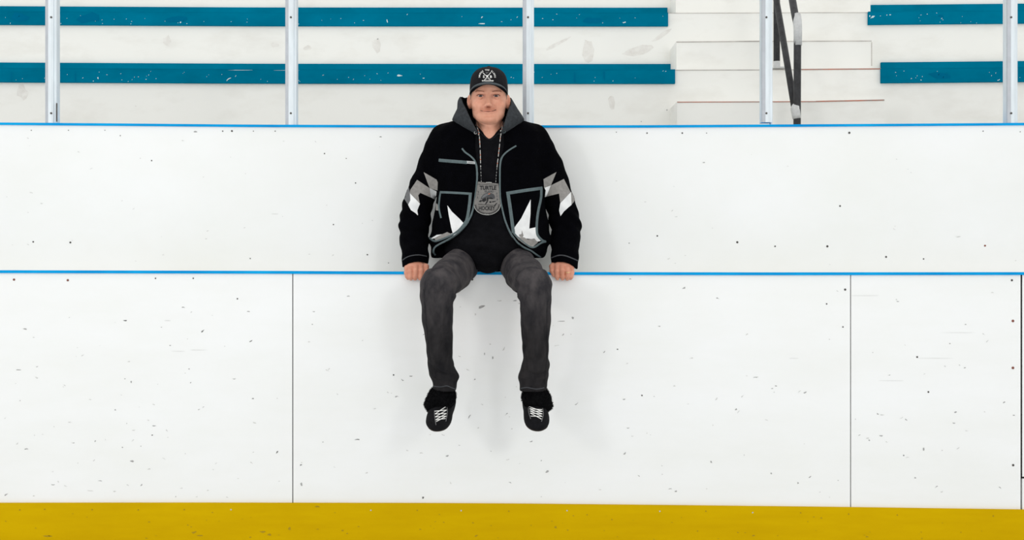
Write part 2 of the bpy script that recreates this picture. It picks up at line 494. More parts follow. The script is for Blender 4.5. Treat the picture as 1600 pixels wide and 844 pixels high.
def bench(a, b, yt, yline, yb, y, label, skewb=0.0):
    """teal seat plank: front fascia, top strip and the teal foot of the next riser"""
    pp = clip(a, b)
    root = empty('bench_seat', (float(xrow([(max(a, 0) + min(b, 1600)) / 2], y)[0]), y, float(bz(np.array([a]), yb, y)[0])))
    m = MB()
    m.strip(xrow(pp, y - .02), y - 0.02, y, bz(pp, pp * 0 + yb, y - .02), bz(pp, pp * 0 + yline, y - .02))
    o = m.build('fascia', M['teal']); adopt(root, o)
    m = MB()
    zl = bz(pp, pp * 0 + yline, y - .02)
    m.strip(xrow(pp, y - .02), y - 0.02, y + 0.54, zl + 0.0005, zl + 0.004)
    o = m.build('seat_top', M['teal']); adopt(root, o)
    m = MB()
    y2 = y + .56 - .02
    qq = clip(a - skewb, b - (skewb if b > 1500 else 0) + (0 if b > 1500 else -1))
    qx = qq
    m.strip(xrow(qx, y2), y2, y2 + .019, bz(qx, qx * 0 + yline - 1.2, y2) - .05, bz(qx, qx * 0 + yt, y2))
    o = m.build('back_strip', M['teal']); adopt(root, o)
    tag(root, label, 'bench', 'teal bench rows of the stand')
    return root


b1 = bench(-500, 1055, 99.6, 109, 130.2, YR[1], 'lower long teal bench row left of the stairway, behind the man\'s cap')
b2 = bench(1377, 2100, 98.8, 109.2, 131, YR[1], 'lower short teal bench row right of the stairway')
b3 = bench(-500, 1044, 11.6, 20.2, 40.3, YR[3], 'upper long teal bench row left of the stairway')
b4 = bench(1357, 2100, 9.0, 20.2, 39.6, YR[3], 'upper short teal bench row right of the stairway')

st = empty('stairway', (float(xrow([1210], 1.5)[0]), 1.52, 0)); tag(st, 'white painted wooden stairway between the left and right bench rows', 'stairs')
for (y, ytop, d, a, b) in ((YR[0], 158.4, .28, 1058, 1382), (YR[2], 64.2, .28, 1057, 1362), (YR[3] + .28, -24, .28, 1056, 1360)):
    m = MB(); pp = clip(a, b)
    m.strip(xrow(pp, y), y, y + d, bz(pp, pp * 0 + ytop, y) - .215, bz(pp, pp * 0 + ytop, y))
    o = m.build('step', M['bleach']); adopt(st, o)
# worn joint lines of the treads
for (a, b, ya, yb, y, mm, th) in ((1058, 1275, 159.6, 158.8, YR[0], 'rust', 1.2), (1275, 1382, 158.6, 156.4, YR[0], 'rust', 1.7), (1055, 1240, 109.6, 109.2, YR[1], 'greyseam', 1.0), (1240, 1377, 108.8, 107.6, YR[1], 'rust', 1.7),
                                  (1057, 1190, 65.8, 64.4, YR[2], 'greyseam', 1.4), (1190, 1362, 64.6, 64.2, YR[2], 'greyseam', 1.1), (1044, 1357, 20.6, 19.6, YR[3], 'greyseam', .7)):
    m = MB(); pp = clip(a, b)
    t = (pp - a) / (b - a); yy = (ya + (yb - ya) * t)
    z = zrow(pp, yy, y)
    if mm == 'rust' or True:
        z = zrow(pp, yy + 0 * bow(pp), y)
    m.strip(xrow(pp, y - .004), y - .003, y + .001, z - th * .0038 / 2, z + th * .0038 / 2)
    o = m.build('worn_seam', M[mm]); adopt(st, o)
m = MB(); a = P(1361.4, 66, YR[2]); b = P(1362.2, 103, YR[2])
m.box(a.x, b.x + .001, YR[2] - .002, YR[2] + .001, b.z, a.z); o = m.build('worn_seam', M['greyseam']); adopt(st, o)

# paint chips and stains on the benches
def chips(root, rng_x, ys, y, n, extra):
    L = list(extra)
    for i in range(n):
        L.append((random.uniform(*rng_x), random.uniform(*ys), random.uniform(1.0, 3.2), random.uniform(.5, 1.2), random.uniform(-.3, 1.2), 0))
    scuffs(L, y - .0205, root, [M['chip'], M['tealstain']], name='paint_chips')


chips(b3, (0, 1040), (22, 38), YR[3], 46, [(32, 27, 36, 16, 0, 1), (140, 28, 44, 18, 0, 1), (275, 30, 40, 12, 0, 1), (925, 32, 36, 14, 0, 1), (975, 35, 7, 2, .2, 0), (605, 33, 2, 8, .3, 0), (753, 37, 12, 2, 0, 0), (282, 35, 3, 3, 0, 0), (753, 27, 4, 2, .8, 0)])
chips(b1, (0, 1050), (111, 128), YR[1], 56, [(18, 120, 3, 20, 0, 1), (118, 120, 3, 20, 0, 1), (898, 120, 4, 22, 0, 1), (944, 118, 3, 18, 0, 1), (153, 122, 2, 5, 0, 0), (357, 124, 10, 2, .7, 0), (380, 109.6, 50, .7, 0, 0), (448, 110, 46, .7, 0, 0), (625, 118, 10, 3, 0, 0), (662, 122, 5, 1.5, .2, 0)])
chips(b4, (1360, 1600), (20, 36), YR[3], 16, [(1363, 27, 9, 3, .5, 0), (1359, 25, 3, 3, 0, 0), (1391, 23, 3, 1.5, 0, 0), (1470, 25, 9, 5, 0, 1)])
chips(b2, (1380, 1600), (110, 125), YR[1], 16, [(1439, 125, 3, 1.6, -.5, 0), (1470, 118, 40, 14, 0, 1), (1560, 125, 6, 1.4, .4, 0)])
sb = [(262, 64, 16, 22, 0, 0), (35, 145, 20, 28, 0, 0), (1000, 80, 70, 18, .25, 0), (1035, 55, 40, 8, .6, 0), (1050, 82, 18, 40, 0, 0), (918, 78, 20, 50, 0, 0), (872, 68, 50, 8, .5, 0), (955, 160, 12, 34, 0, 0),
      (588, 70, 14, 30, 0, 0), (480, 75, 14, 10, 0, 0), (430, 70, 14, 10, 0, 0), (590, 61, 4, 2, .5, 1), (1148, 70, 60, 2, 0, 0), (1128, 188, 2, 3, 0, 1), (1042, 172, 2, 3, 0, 1), (1002, 190, 2, 2, 0, 1), (212, 166, 4, 2, 0, 0)]
scuffs([q for q in sb if q[1] > 125], YR[1] - .0, bl, [M['stain'], M['scuff']], name='dirt_marks')
scuffs([q for q in sb if q[1] < 100 and q[0] < 1040], YR[3] - .0, bl, [M['stain'], M['scuff']], name='dirt_marks')
scuffs([(1155, 37, 8, 1.6, .2, 1), (1165, 83, 16, 30, 0, 0), (1150, 9, 12, 18, 0, 0), (1070, 68, 30, 5, .2, 0), (1270, 22, 10, 8, 0, 0)], YR[3] - .6, st, [M['stain'], M['scuff']], name='dirt_marks') if False else None

# ------------------------------------------------------------------ aluminium posts on the upper wall
def make_post(px, label, notch=False):
    y = WB + 0.01
    zb = float(zrow(0, top_up(px) - 1.6, WB))
    c = P(px, 100, y)
    root = empty('glass_post', (c.x, y, zb))
    W = .0265
    m = MB()
    prof2 = [(-W, .006), (-W + .002, .0), (-W * .35, -.004), (W * .2, -.0045), (W * .55, -.001), (W * .55, .004), (W - .004, .004), (W, .008), (W, .045), (-W, .045)]
    n = len(prof2); z0 = zb + (.012 if notch else 0); z1 = zb + 2.2
    for z in (z0, z1):
        m.v += [(c.x + a, y + b - .012, z) for a, b in prof2]
    for k in range(n):
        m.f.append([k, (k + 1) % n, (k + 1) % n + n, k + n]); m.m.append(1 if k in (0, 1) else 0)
    m.f.append(list(range(n))[::-1]); m.m.append(0); m.f.append([n + k for k in range(n)]); m.m.append(0)
    o = m.build('channel', [M['alu'], M['alu_dark']]); adopt(root, o)
    if notch:
        m = MB(); m.box(c.x + W * .75, c.x + W, y, y + .03, zb, z0); o = m.build('flange', M['alu']); adopt(root, o)
    for by in (27, 177):
        q = P(px - .5, by, y - .017)
        b = MB(); b.tube([q + Vector((0, .004, 0)), q - Vector((0, .002, 0))], .0048, 9)
        o = b.build('bolt', M['screw']); adopt(root, o)
    tag(root, label, 'post', 'aluminium posts on the upper wall')
    return root


make_post(80.5, 'aluminium post at the far left, with a dark slot at its foot')
make_post(455, 'aluminium channel post on the upper wall, second from the left')
make_post(825.5, 'aluminium channel post rising just behind the man\'s shoulder on the right')
make_post(1198, 'aluminium channel post standing next to the black taped handrail', True)
make_post(1580.5, 'aluminium channel post on the upper wall at the far right')
m = MB(); q = P(87.6, 190, WB - .01); q2 = P(88.8, 161, WB - .01)
m.box(q.x, q2.x, WB - .0095, WB - .003, q.z, q2.z)
o = m.build('slot', M['screw']); adopt([x for x in C.objects if x.name == 'glass_post'][0], o)

# ------------------------------------------------------------------ taped handrail on the stairs
hr = empty('handrail', tuple(P(1245, 300, 1.3))); tag(hr, 'black taped stair handrail with grey tape joints beside the fourth post', 'handrail')
yf, yb_ = 1.30, 1.80
m = MB(); pts = spline([P(1245, 330, yf), P(1245.5, 180, yf), P(1246, 60, yf), P(1245.5, 40, yf + .01), P(1242, 22, yf + .05), P(1236, -12, yf + .2), P(1226, -70, yf + .6)], 6)
m.tube(pts, .0205, 14); adopt(hr, m.build('front_post', M['tape'], smooth=True))
m = MB(); m.tube([P(1241, 166, yf + .02), P(1226, 75, yf + .25), P(1213, 0, yf + .45), P(1204, -60, yf + .6)], .0185, 14); adopt(hr, m.build('brace', M['tape'], smooth=True))
m = MB(); m.tube([P(1213.6, 98, yb_), P(1213.6, -60, yb_)], .0195, 14); adopt(hr, m.build('rear_post', M['tape'], smooth=True))
m = MB(); m.tube([P(1245.5, 24, yf + .035), P(1246, 33, yf + .01), P(1246.6, 45, yf - .0), P(1246.6, 71, yf)], [.0215, .0235, .0235, .0225], 14); adopt(hr, m.build('grey_tape', M['tapegrey'], smooth=True))
m = MB(); m.tube([P(1241.5, 164, yf + .01), P(1242.5, 168, yf), P(1244.3, 180, yf), P(1245, 185.5, yf)], [.014, .027, .0245, .0225], 14); adopt(hr, m.build('grey_tape', M['tapegrey'], smooth=True))
m = MB(); m.tube([P(1213.6, 96, yb_), P(1213.6, 107.5, yb_)], .021, 14)
a = P(1207, 106, yb_); m.box(a.x, a.x + .075, yb_ - .04, yb_ + .04, a.z - .006, a.z + .001); adopt(hr, m.build('base_flange', M['tapegrey']))


# ================================================================== signed distance modelling
class Grid:
    def __init__(s, lo, hi, h):
        s.h = h; s.lo = np.array(lo, np.float32)
        n = np.ceil((np.array(hi) - np.array(lo)) / h).astype(int) + 1
        s.ax = [(lo[i] + h * np.arange(n[i])).astype(np.float32) for i in range(3)]
        s.X = s.ax[0][:, None, None]; s.Y = s.ax[1][None, :, None]; s.Z = s.ax[2][None, None, :]
        s.shape = tuple(n)


def smin(a, b, k):
    h = np.clip(0.5 + 0.5 * (b - a) / k, 0, 1)
    return b + (a - b) * h - k * h * (1 - h)


def smax(a, b, k):
    return -smin(-a, -b, k)


def cone(g, a, b, ra, rb, sy=1.0, sx=1.0):
    ax, ay, az = a[0] / sx, a[1] / sy, a[2]
    bx, by, bzz = b[0] / sx, b[1] / sy, b[2]
    dx, dy, dz = bx - ax, by - ay, bzz - az
    L = dx * dx + dy * dy + dz * dz + 1e-12
    X = g.X / sx - ax; Y = g.Y / sy - ay; Z = g.Z - az
    t = np.clip((X * dx + Y * dy + Z * dz) / L, 0, 1)
    return np.sqrt((X - t * dx) ** 2 + (Y - t * dy) ** 2 + (Z - t * dz) ** 2) - (ra + (rb - ra) * t)


def ell(g, c, r, rot=None):
    X = g.X - c[0]; Y = g.Y - c[1]; Z = g.Z - c[2]
    if rot is not None:       # rotation matrix rows = local axes
        X, Y, Z = (rot[0][0] * X + rot[0][1] * Y + rot[0][2] * Z, rot[1][0] * X + rot[1][1] * Y + rot[1][2] * Z, rot[2][0] * X + rot[2][1] * Y + rot[2][2] * Z)
    k0 = np.sqrt((X / r[0]) ** 2 + (Y / r[1]) ** 2 + (Z / r[2]) ** 2)
    k1 = np.sqrt((X / r[0] ** 2) ** 2 + (Y / r[1] ** 2) ** 2 + (Z / r[2] ** 2) ** 2) + 1e-6
    return k0 * (k0 - 1) / k1


def chain(g, pts, rs, k=0.01, sy=1.0):
    d = None
    for i in range(len(pts) - 1):
        c = cone(g, pts[i], pts[i + 1], rs[i], rs[i + 1], sy)
        d = c if d is None else smin(d, c, k)
    return d


def column(g, rows, yref=0.1, p=2.4):
    """rows of (y_px, xl_px, xr_px, depth radius, depth centre) -> elliptical column"""
    rows = sorted(rows, key=lambda r: -r[0])
    s = (D + yref) / F
    z = np.array([ZC - (r[0] - 422) * s for r in rows])
    cx = np.array([((r[1] + r[2]) / 2 - 800) * s for r in rows]); rx = np.array([(r[2] - r[1]) / 2 * s for r in rows])
    ry = np.array([r[3] for r in rows]); cy = np.array([r[4] for r in rows])
    f = lambda a: np.interp(g.ax[2], z, a).astype(np.float32)[None, None, :]
    CX, RX, RY, CY = f(cx), f(rx), f(ry), f(cy)
    k = (np.abs((g.X - CX) / RX) ** p + np.abs((g.Y - CY) / RY) ** p) ** (1 / p)
    d = (k - 1) * np.minimum(RX, RY)
    d = smax(d, g.Z - z[-1], .012)
    d = smax(d, z[0] - g.Z, .006)
    return d


def nets(g, Fd, smooth=1):
    Fd = np.broadcast_to(Fd, g.shape).astype(np.float32)
    ins = Fd < 0
    n = Fd.shape
    c = np.zeros(tuple(k - 1 for k in n), np.int8)
    for i in (0, 1):
        for j in (0, 1):
            for k in (0, 1):
                c += ins[i:n[0] - 1 + i, j:n[1] - 1 + j, k:n[2] - 1 + k]
    act = (c > 0) & (c < 8)
    I, J, K = np.nonzero(act)
    idx = -np.ones(act.shape, np.int32); idx[I, J, K] = np.arange(len(I))
    pos = np.zeros((len(I), 3)); cnt = np.zeros(len(I))
    corners = [(i, j, k) for i in (0, 1) for j in (0, 1) for k in (0, 1)]
    val = {cc: Fd[I + cc[0], J + cc[1], K + cc[2]] for cc in corners}
    for a in corners:
        for ax in range(3):
            if a[ax] == 1: continue
            b = list(a); b[ax] = 1; b = tuple(b)
            va, vb = val[a], val[b]
            cr = (va < 0) != (vb < 0)
            t = np.where(cr, va / np.where(cr, va - vb, 1), 0)
            p = np.tile(np.array(a, float), (len(I), 1)); p[:, ax] += t
            pos[cr] += p[cr]; cnt[cr] += 1
    pos /= cnt[:, None]
    V = (pos + np.stack([I, J, K], 1)) * g.h + g.lo
    Q = []
    for ax in range(3):
        sl0 = [slice(None)] * 3; sl1 = [slice(None)] * 3
        sl0[ax] = slice(0, n[ax] - 1); sl1[ax] = slice(1, n[ax])
        a = ins[tuple(sl0)]; b = ins[tuple(sl1)]
        e = np.array(np.nonzero(a != b))
        o1, o2 = [q for q in range(3) if q != ax]
        ok = (e[o1] > 0) & (e[o2] > 0) & (e[o1] < n[o1] - 1) & (e[o2] < n[o2] - 1)
        e = e[:, ok]
        def cell(d1, d2):
            q = e.copy(); q[o1] += d1; q[o2] += d2
            return idx[q[0], q[1], q[2]]
        q = np.stack([cell(-1, -1), cell(0, -1), cell(0, 0), cell(-1, 0)], 1)
        flip = a[e[0], e[1], e[2]]
        if ax == 1: flip = ~flip
        q[~flip] = q[~flip][:, ::-1]
        Q.append(q)
    Q = np.concatenate(Q)
    for _ in range(smooth):
        acc = np.zeros_like(V); ct = np.zeros(len(V))
        for k in range(4):
            a = Q[:, k]; b = Q[:, (k + 1) % 4]
            np.add.at(acc, a, V[b]); np.add.at(ct, a, 1); np.add.at(acc, b, V[a]); np.add.at(ct, b, 1)
        V = V * .4 + .6 * acc / np.maximum(ct, 1)[:, None]
    return V, Q


def noise3(g, f, seed=0):
    r = np.random.default_rng(seed); o = 0
    for i in range(5):
        d = r.normal(size=3); d /= np.linalg.norm(d); ph = r.uniform(0, 6.28, 2)
        d2 = r.normal(size=3); d2 /= np.linalg.norm(d2)
        o = o + np.sin(f * (1 + .3 * i) * (d[0] * g.X + d[1] * g.Y + d[2] * g.Z) + ph[0] + 1.3 * np.sin(f * .6 * (d2[0] * g.X + d2[1] * g.Y + d2[2] * g.Z) + ph[1]))
    return o / 5


def setcol(o, cols):
    at = o.data.color_attributes.new('Col', 'FLOAT_COLOR', 'POINT')
    a = np.ones((len(o.data.vertices), 4), np.float32); a[:, :3] = cols
    at.data.foreach_set('color', a.ravel())


def bvh_of(*objs):
    vs = []; fs = []
    for o in objs:
        b = len(vs); vs += [tuple(v.co) for v in o.data.vertices]
        fs += [tuple(b + i for i in p.vertices) for p in o.data.polygons]
    return BVHTree.FromPolygons(vs, fs)


EYE = Vector((0, -D, ZC))


def hit(bvh, px, py, off, fallback=None):
    d = (P(px, py, 0) - EYE).normalized()
    h, nrm, i, dist = bvh.ray_cast(EYE, d)
    if h is None:
        q = EYE + d * (fallback if fallback else 5.0)
        h, nrm, i, dist = bvh.find_nearest(q)
    if nrm.dot(d) > 0: nrm = -nrm
    return h + nrm * off


def decal(name, polys, bvh, m, parent, off=0.0015, step=1.6):
    """cloth appliques: polygons draped over a surface"""
    V = []; Fc = []
    for poly in polys:
        pts = []; n = len(poly)
        for i in range(n):
            a = np.array(poly[i][:2], float); b = np.array(poly[(i + 1) % n][:2], float)
            k = max(1, int(np.ceil(np.linalg.norm(b - a) / step)))
            pts += [a + (b - a) * t / k for t in range(k)]
        nb = len(pts)
        A = np.array(pts); lo = A.min(0); hi = A.max(0)
        inner = []
        for x in np.arange(lo[0] + step / 2, hi[0], step):
            for y in np.arange(lo[1] + step / 2, hi[1], step):
                c = False; j = nb - 1
                for i in range(nb):
                    if (A[i, 1] > y) != (A[j, 1] > y) and x < (A[j, 0] - A[i, 0]) * (y - A[i, 1]) / (A[j, 1] - A[i, 1]) + A[i, 0]: c = not c
                    j = i
                if c and np.min(np.hypot(A[:, 0] - x, A[:, 1] - y)) > step * .45: inner.append((x, y))
        allp = [Vector((float(p[0]), float(p[1]))) for p in pts] + [Vector(p) for p in inner]
        res = delaunay_2d_cdt(allp, [(i, (i + 1) % nb) for i in range(nb)], [list(range(nb))], 1, 1e-5)
        b = len(V); dist = 5.0
        for v in res[0]:
            V.append(hit(bvh, v.x, v.y, off))
        # leave out slivers that would bridge a gap between sleeve and body
        Fc += [[b + i for i in f] for f in res[2] if max((V[b + f[i]] - V[b + f[i - 1]]).length for i in range(len(f))) < step * .02]
    o = link_mesh(name, V, Fc, m, None, True)
    if parent is not None: o.parent = parent
    return o


def ribbon(pts, wd, n=5):
    c = spline(pts, n) if len(pts) > 2 else [np.array(p, float) for p in pts]
    L = []; R = []
    for i, p in enumerate(c):
        t = c[min(i + 1, len(c) - 1)] - c[max(i - 1, 0)]; t = t / (np.linalg.norm(t) + 1e-9)
        nn = np.array([-t[1], t[0]]) * wd / 2
        L.append(p + nn); R.append(p - nn)
    return L + R[::-1]


def strips(name, lines, bvh, m, parent, off=0.0016):
    """binding tape sewn on a surface; each line is (points, width px)"""
    V = []; Fc = []
    for pts, wd in lines:
        c = []
        for a, b in zip(pts[:-1], pts[1:]):
            c.append(np.array(a, float))
        c = spline(pts, 6) if len(pts) > 2 else [np.array(pts[0], float) * (1 - t) + np.array(pts[1], float) * t for t in np.linspace(0, 1, 14)]
        b = len(V)
        for i, p in enumerate(c):
            t = c[min(i + 1, len(c) - 1)] - c[max(i - 1, 0)]; t = t / (np.linalg.norm(t) + 1e-9)
            nn = np.array([-t[1], t[0]]) * wd / 2
            for q in (-1, -.33, .33, 1):
                V.append(hit(bvh, *(p + nn * q), off * (1 if abs(q) > .9 else 1.6)))
        for i in range(len(c) - 1):
            for k in range(3):
                Fc.append([b + 4 * i + k, b + 4 * i + k + 1, b + 4 * i + k + 5, b + 4 * i + k + 4])
    o = link_mesh(name, V, Fc, m, None, True)
    if parent is not None: o.parent = parent
    return o


def text_faces(txt, bold=0.0):
    cu = bpy.data.curves.new('lettering', 'FONT'); cu.body = txt; cu.align_x = 'CENTER'; cu.offset = bold
    cu.resolution_u = 2
    to = bpy.data.objects.new('lettering', cu); C.objects.link(to)
    dg = bpy.context.evaluated_depsgraph_get(); dg.update()
    me = bpy.data.meshes.new_from_object(to.evaluated_get(dg))
    v = [(q.co.x, q.co.y) for q in me.vertices]; f = [list(p.vertices) for p in me.polygons]
    bpy.data.objects.remove(to); bpy.data.meshes.remove(me); bpy.data.curves.remove(cu)
    return v, f


# ================================================================== the man
person = empty('person', (0, 0, 0))
tag(person, 'man in black cap and patterned jacket sitting on the ledge with legs dangling', 'person')

HS = 4.93 / F                  # metres per pixel at the head
HX = (763 - 800) * HS; HZ = ZC + (422 - 149.5) * HS; HY = 0.02     # between the eyes, depth of the ears


def Hh(x, y, z):
    return (HX + x, HY + y, HZ + z)


# ---- head and neck
g = Grid(Hh(-.115, -.13, -.27), Hh(.115, .12, .13), .0021)
X = (g.X - HX); Y = (g.Y - HY); Z = (g.Z - HZ)
hz = np.array([-.128, -.120, -.110, -.098, -.084, -.066, -.045, -.02, 0, .02, .05, .08])
hw = np.array([.018, .031, .042, .0525, .061, .0705, .0745, .077, .0775, .077, .076, .070])
hf = np.array([-.064, -.076, -.084, -.088, -.088, -.0865, -.086, -.0865, -.0855, -.0915, -.0895, -.078])
hb = np.array([-.02, .0, .01, .02, .03, .04, .05, .07, .08, .085, .09, .085])
fi = lambda a: np.interp(g.ax[2] - HZ, hz, a).astype(np.float32)[None, None, :]
W, Ff, Fb = fi(hw), fi(hf), fi(hb)
cy = (Ff + Fb) / 2; ry = (Fb - Ff) / 2
k = (np.abs(X / W) ** 2.25 + np.abs((Y - cy) / ry) ** 2.25) ** (1 / 2.25)
d = (k - 1) * np.minimum(W, ry)
d = smax(d, -.129 - Z, .012); d = smax(d, Z - .07, .02)
d = smin(d, ell(g, Hh(0, .008, .035), (.079, .096, .09)), .02)
lx = lambda x, y, z: Hh(x, y, z)
for s in (-1, 1):
    d = smin(d, ell(g, Hh(s * .045, -.060, -.034), (.026, .022, .022)), .016)            # cheeks lifted by the smile
    d = smax(d, -ell(g, Hh(s * .0335, -.101, .001), (.0205, .0185, .0115)), .009)           # eye sockets
    d = smin(d, cone(g, Hh(s * .014, -.090, .014), Hh(s * .048, -.080, .017), .0055, .0045), .010)   # brow ridge
    d = smin(d, ell(g, Hh(s * .012, -.096, -.045), (.0075, .0095, .0068)), .004)          # nostril wings
    d = smin(d, cone(g, Hh(s * .054, -.04, -.080), Hh(s * .033, -.066, -.102), .012, .011), .02)     # jaw
d = smin(d, cone(g, Hh(0, -.086, .010), Hh(.0005, -.103, -.036), .0072, .0095), .009)     # nose bridge
d = smin(d, ell(g, Hh(.0008, -.106, -.040), (.0108, .0105, .0095)), .005)
d = smin(d, ell(g, Hh(0, -.084, -.103), (.026, .014, .014)), .014)                        # chin
d = smin(d, ell(g, Hh(0, -.083, -.068), (.030, .0125, .013)), .012)                       # muzzle
for s in (-1, 1):
    d = smax(d, -ell(g, Hh(s * .0068, -.102, -.0515), (.0035, .005, .0028)), .002)
    d = smax(d, -chain(g, [Hh(s * .0165, -.098, -.043), Hh(s * .026, -.094, -.052), Hh(s * .036, -.088, -.068)], [.0026, .0034, .0020]), .005)   # smile folds
    # eyelids: a lid over the ball with a slit
    lid = ell(g, Hh(s * .0345, -.0745, .000), (.0165, .0145, .0128))
    slit = ell(g, Hh(s * .0345, -.092, -.0002), (.0145, .02, .0036))
    lid = smax(lid, -slit, .0012)
    d = smin(d, lid, .003)
    d = smax(d, -slit, .001)
    d = smin(d, chain(g, [Hh(s * .022, -.0885, -.0085), Hh(s * .035, -.0875, -.0115), Hh(s * .048, -.081, -.0085)], [.0012, .0016, .0012]), .004)   # lower lid bag
# lips
g.Z = g.Z - .003
ul = chain(g, [Hh(-.031, -.0855, -.0690), Hh(-.014, -.0935, -.0695), Hh(0, -.0965, -.0705), Hh(.014, -.0935, -.0688), Hh(.031, -.0855, -.0665)], [.0014, .0028, .0028, .0028, .0014], .004)
ll = chain(g, [Hh(-.028, -.0860, -.0725), Hh(-.012, -.0935, -.0770), Hh(0, -.0955, -.0785), Hh(.012, -.0935, -.0765), Hh(.028, -.086, -.0705)], [.0014, .0034, .0040, .0034, .0014], .004)
d = smin(d, ul, .004); d = smin(d, ll, .004)
d = smax(d, -chain(g, [Hh(-.0345, -.0875, -.0690), Hh(-.018, -.0955, -.0722), Hh(0, -.0995, -.0738), Hh(.018, -.0955, -.0715), Hh(.0345, -.0875, -.0655)], [.0017, .0015, .0015, .0015, .0017]), .0015)
d = smax(d, -chain(g, [Hh(-.014, -.0965, -.0895), Hh(.014, -.0965, -.0895)], [.003, .003]), .008)
g.Z = g.Z + .003
# ears
for s in (-1, 1):
    c_, s_ = math.cos(.42), math.sin(.42)
    R = ((c_, -s * s_ * -1, 0), (s * s_ * -1, c_, 0), (0, 0, 1))
    e = ell(g, Hh(s * .0835, .006, -.013), (.0125, .018, .0325), R)
    e = smax(e, -ell(g, Hh(s * .0905, -.011, -.009), (.0062, .0085, .0175), R), .004)
    e = smax(e, -(Y + .004 + s * 0 - .03 * 1.2), .01) if False else e
    d = smin(d, e, .006)
neck = chain(g, [(P(765, 178, 0).x, HY + .004, P(765, 178, 0).z), (P(765, 208, 0).x, HY + .006, P(765, 208, 0).z), (P(765, 238, 0).x, HY + .03, P(765, 238, 0).z)], [.050, .0555, .07])
d = smin(d, neck, .030)
for s in (-1, 1):      # neck tendons towards the collar notch
    d = smin(d, cone(g, Hh(.006 + s * .042, .0, -.13), Hh(.006 + s * .010, -.022, -.20), .010, .008), .014)
hv, hq = nets(g, d, 0)
tb = BVHTree.FromPolygons(hv.tolist(), hq.tolist())
for cr, rad in (([(746, 187), (752, 192.5), (763, 195.5), (774, 194), (782, 187.5)], .0034), ([(757.5, 163.5), (753, 167), (749.3, 173.5)], .0026), ([(769.5, 163.5), (774, 167), (776.8, 172)], .0026)):
    pts = [hit(tb, a, b_, .0008) for a, b_ in spline(cr, 5)]
    n_ = len(pts)
    d = smax(d, -chain(g, pts, [rad * (.3 + .7 * math.sin(math.pi * i / (n_ - 1))) for i in range(n_)], .002), .004)
hv, hq = nets(g, d, 1)
hg, hsd = g, d

# ---- hands
def make_hand(fingers, thumb, wrist, cx):
    allp = [p for fg in fingers for p in fg] + thumb
    a = np.array([tuple(P(*p)) for p in allp + [wrist]])
    g = Grid(a.min(0) - .035, a.max(0) + np.array([.035, .035, .03]), .0017)
    d = None
    wp = P(*wrist)
    rs = [.0125, .0116, .0106, .0090]
    pd = cone(g, wp, wp + Vector((0, 0, .05)), .027, .027, .75)
    for i, fg in enumerate(fingers):
        q = [P(*p) for p in fg]
        c = cone(g, wp + (q[0] - wp) * .25, q[0], .020, rs[0] + .001)
        pd = smin(pd, c, .012)
    q1 = P(*fingers[1][0]); q2 = P(*fingers[2][0]); mid = (q1 + q2) / 2
    pd = smin(pd, ell(g, mid + Vector((0, .012, .001)), (.040, .030, .0155)), .012)
    for i, fg in enumerate(fingers):
        q = [P(*p) for p in fg]
        k = (1.0, 1.04, 1.0, .88)[i]
        c = chain(g, q, [r * k for r in rs], .003)
        
        pd = smin(pd, c, .0032)
    q = [P(*p) for p in thumb]
    pd = smin(pd, chain(g, q, [.015, .0118, .0105, .0088], .004), .005)
    for i, fg in enumerate(fingers):     # knuckle creases
        q = [P(*p) for p in fg]
        pass
    return nets(g, pd, 1)


yk = [(0.004), (-.030), (-.031), (-.022)]
lf = [[(657.5, 416.0, .004), (658.0, 423.0, -.027), (657.2, 432.0, -.030), (656.0, 435.0, -.020)],
      [(650.0, 414.0, .002), (649.6, 422.5, -.031), (649.0, 432.5, -.033), (648.6, 435.3, -.022)],
      [(642.4, 415.5, .003), (641.4, 424.0, -.030), (641.6, 433.0, -.032), (642.0, 435.4, -.022)],
      [(636.0, 420.0, .006), (635.0, 426.5, -.025), (636.5, 432.5, -.028), (637.5, 434.8, -.020)]]
lt = [(659, 412, .035), (666.0, 416.5, .012), (666.4, 423.0, -.014), (664.0, 429.0, -.022)]
rf = [[(870.8, 416.0, .004), (870.0, 424.0, -.027), (870.4, 432.0, -.030), (871.0, 435.0, -.020)],
      [(878.6, 414.0, .002), (878.4, 423.0, -.031), (878.6, 432.5, -.033), (879.0, 435.3, -.022)],
      [(886.2, 415.5, .003), (887.0, 424.0, -.030), (886.8, 433.0, -.032), (886.4, 435.8, -.022)],
      [(892.6, 419.0, .006), (893.8, 426.0, -.025), (892.4, 432.6, -.028), (891.4, 435.0, -.020)]]
rt = [(868, 412, .035), (862.2, 416.5, .012), (862.4, 423.0, -.014), (865.2, 430.0, -.022)]
lhv, lhq = make_hand(lf, lt, (650, 407, .035), 648)
rhv, rhq = make_hand(rf, rt, (880, 407, .035), 882)

# ---- the rest of the body under the clothes (coarse)
g = Grid((-.62, -.40, .62), (.34, .32, 1.98), .012)
d = column(g, [(192, 745, 785, .06, .05), (205, 715, 812, .07, .08), (225, 700, 828, .08, .10), (290, 705, 825, .09, .11), (350, 712, 815, .09, .11), (405, 700, 828, .09, .13)])
d = smin(d, chain(g, [P(765, 196, .03), P(765, 178, .03)], [.045, .045]), .02)
for arm in (([P(697, 222, .12), P(655, 335, .13), P(650, 402, .04)]), ([P(832, 222, .12), P(878, 340, .13), P(880, 402, .04)])):
    d = smin(d, chain(g, arm, [.05, .04, .026]), .02)
for leg in ([P(730, 400, .1), P(684, 449, -.33), P(691, 590, -.25), P(692, 630, -.235)], [P(800, 400, .1), P(836, 449, -.33), P(834, 590, -.25), P(835, 630, -.235)]):
    d = smin(d, chain(g, leg, [.07, .05, .036, .03]), .02)
bv, bq = nets(g, d, 0)
V = np.concatenate([hv, lhv, rhv, bv])
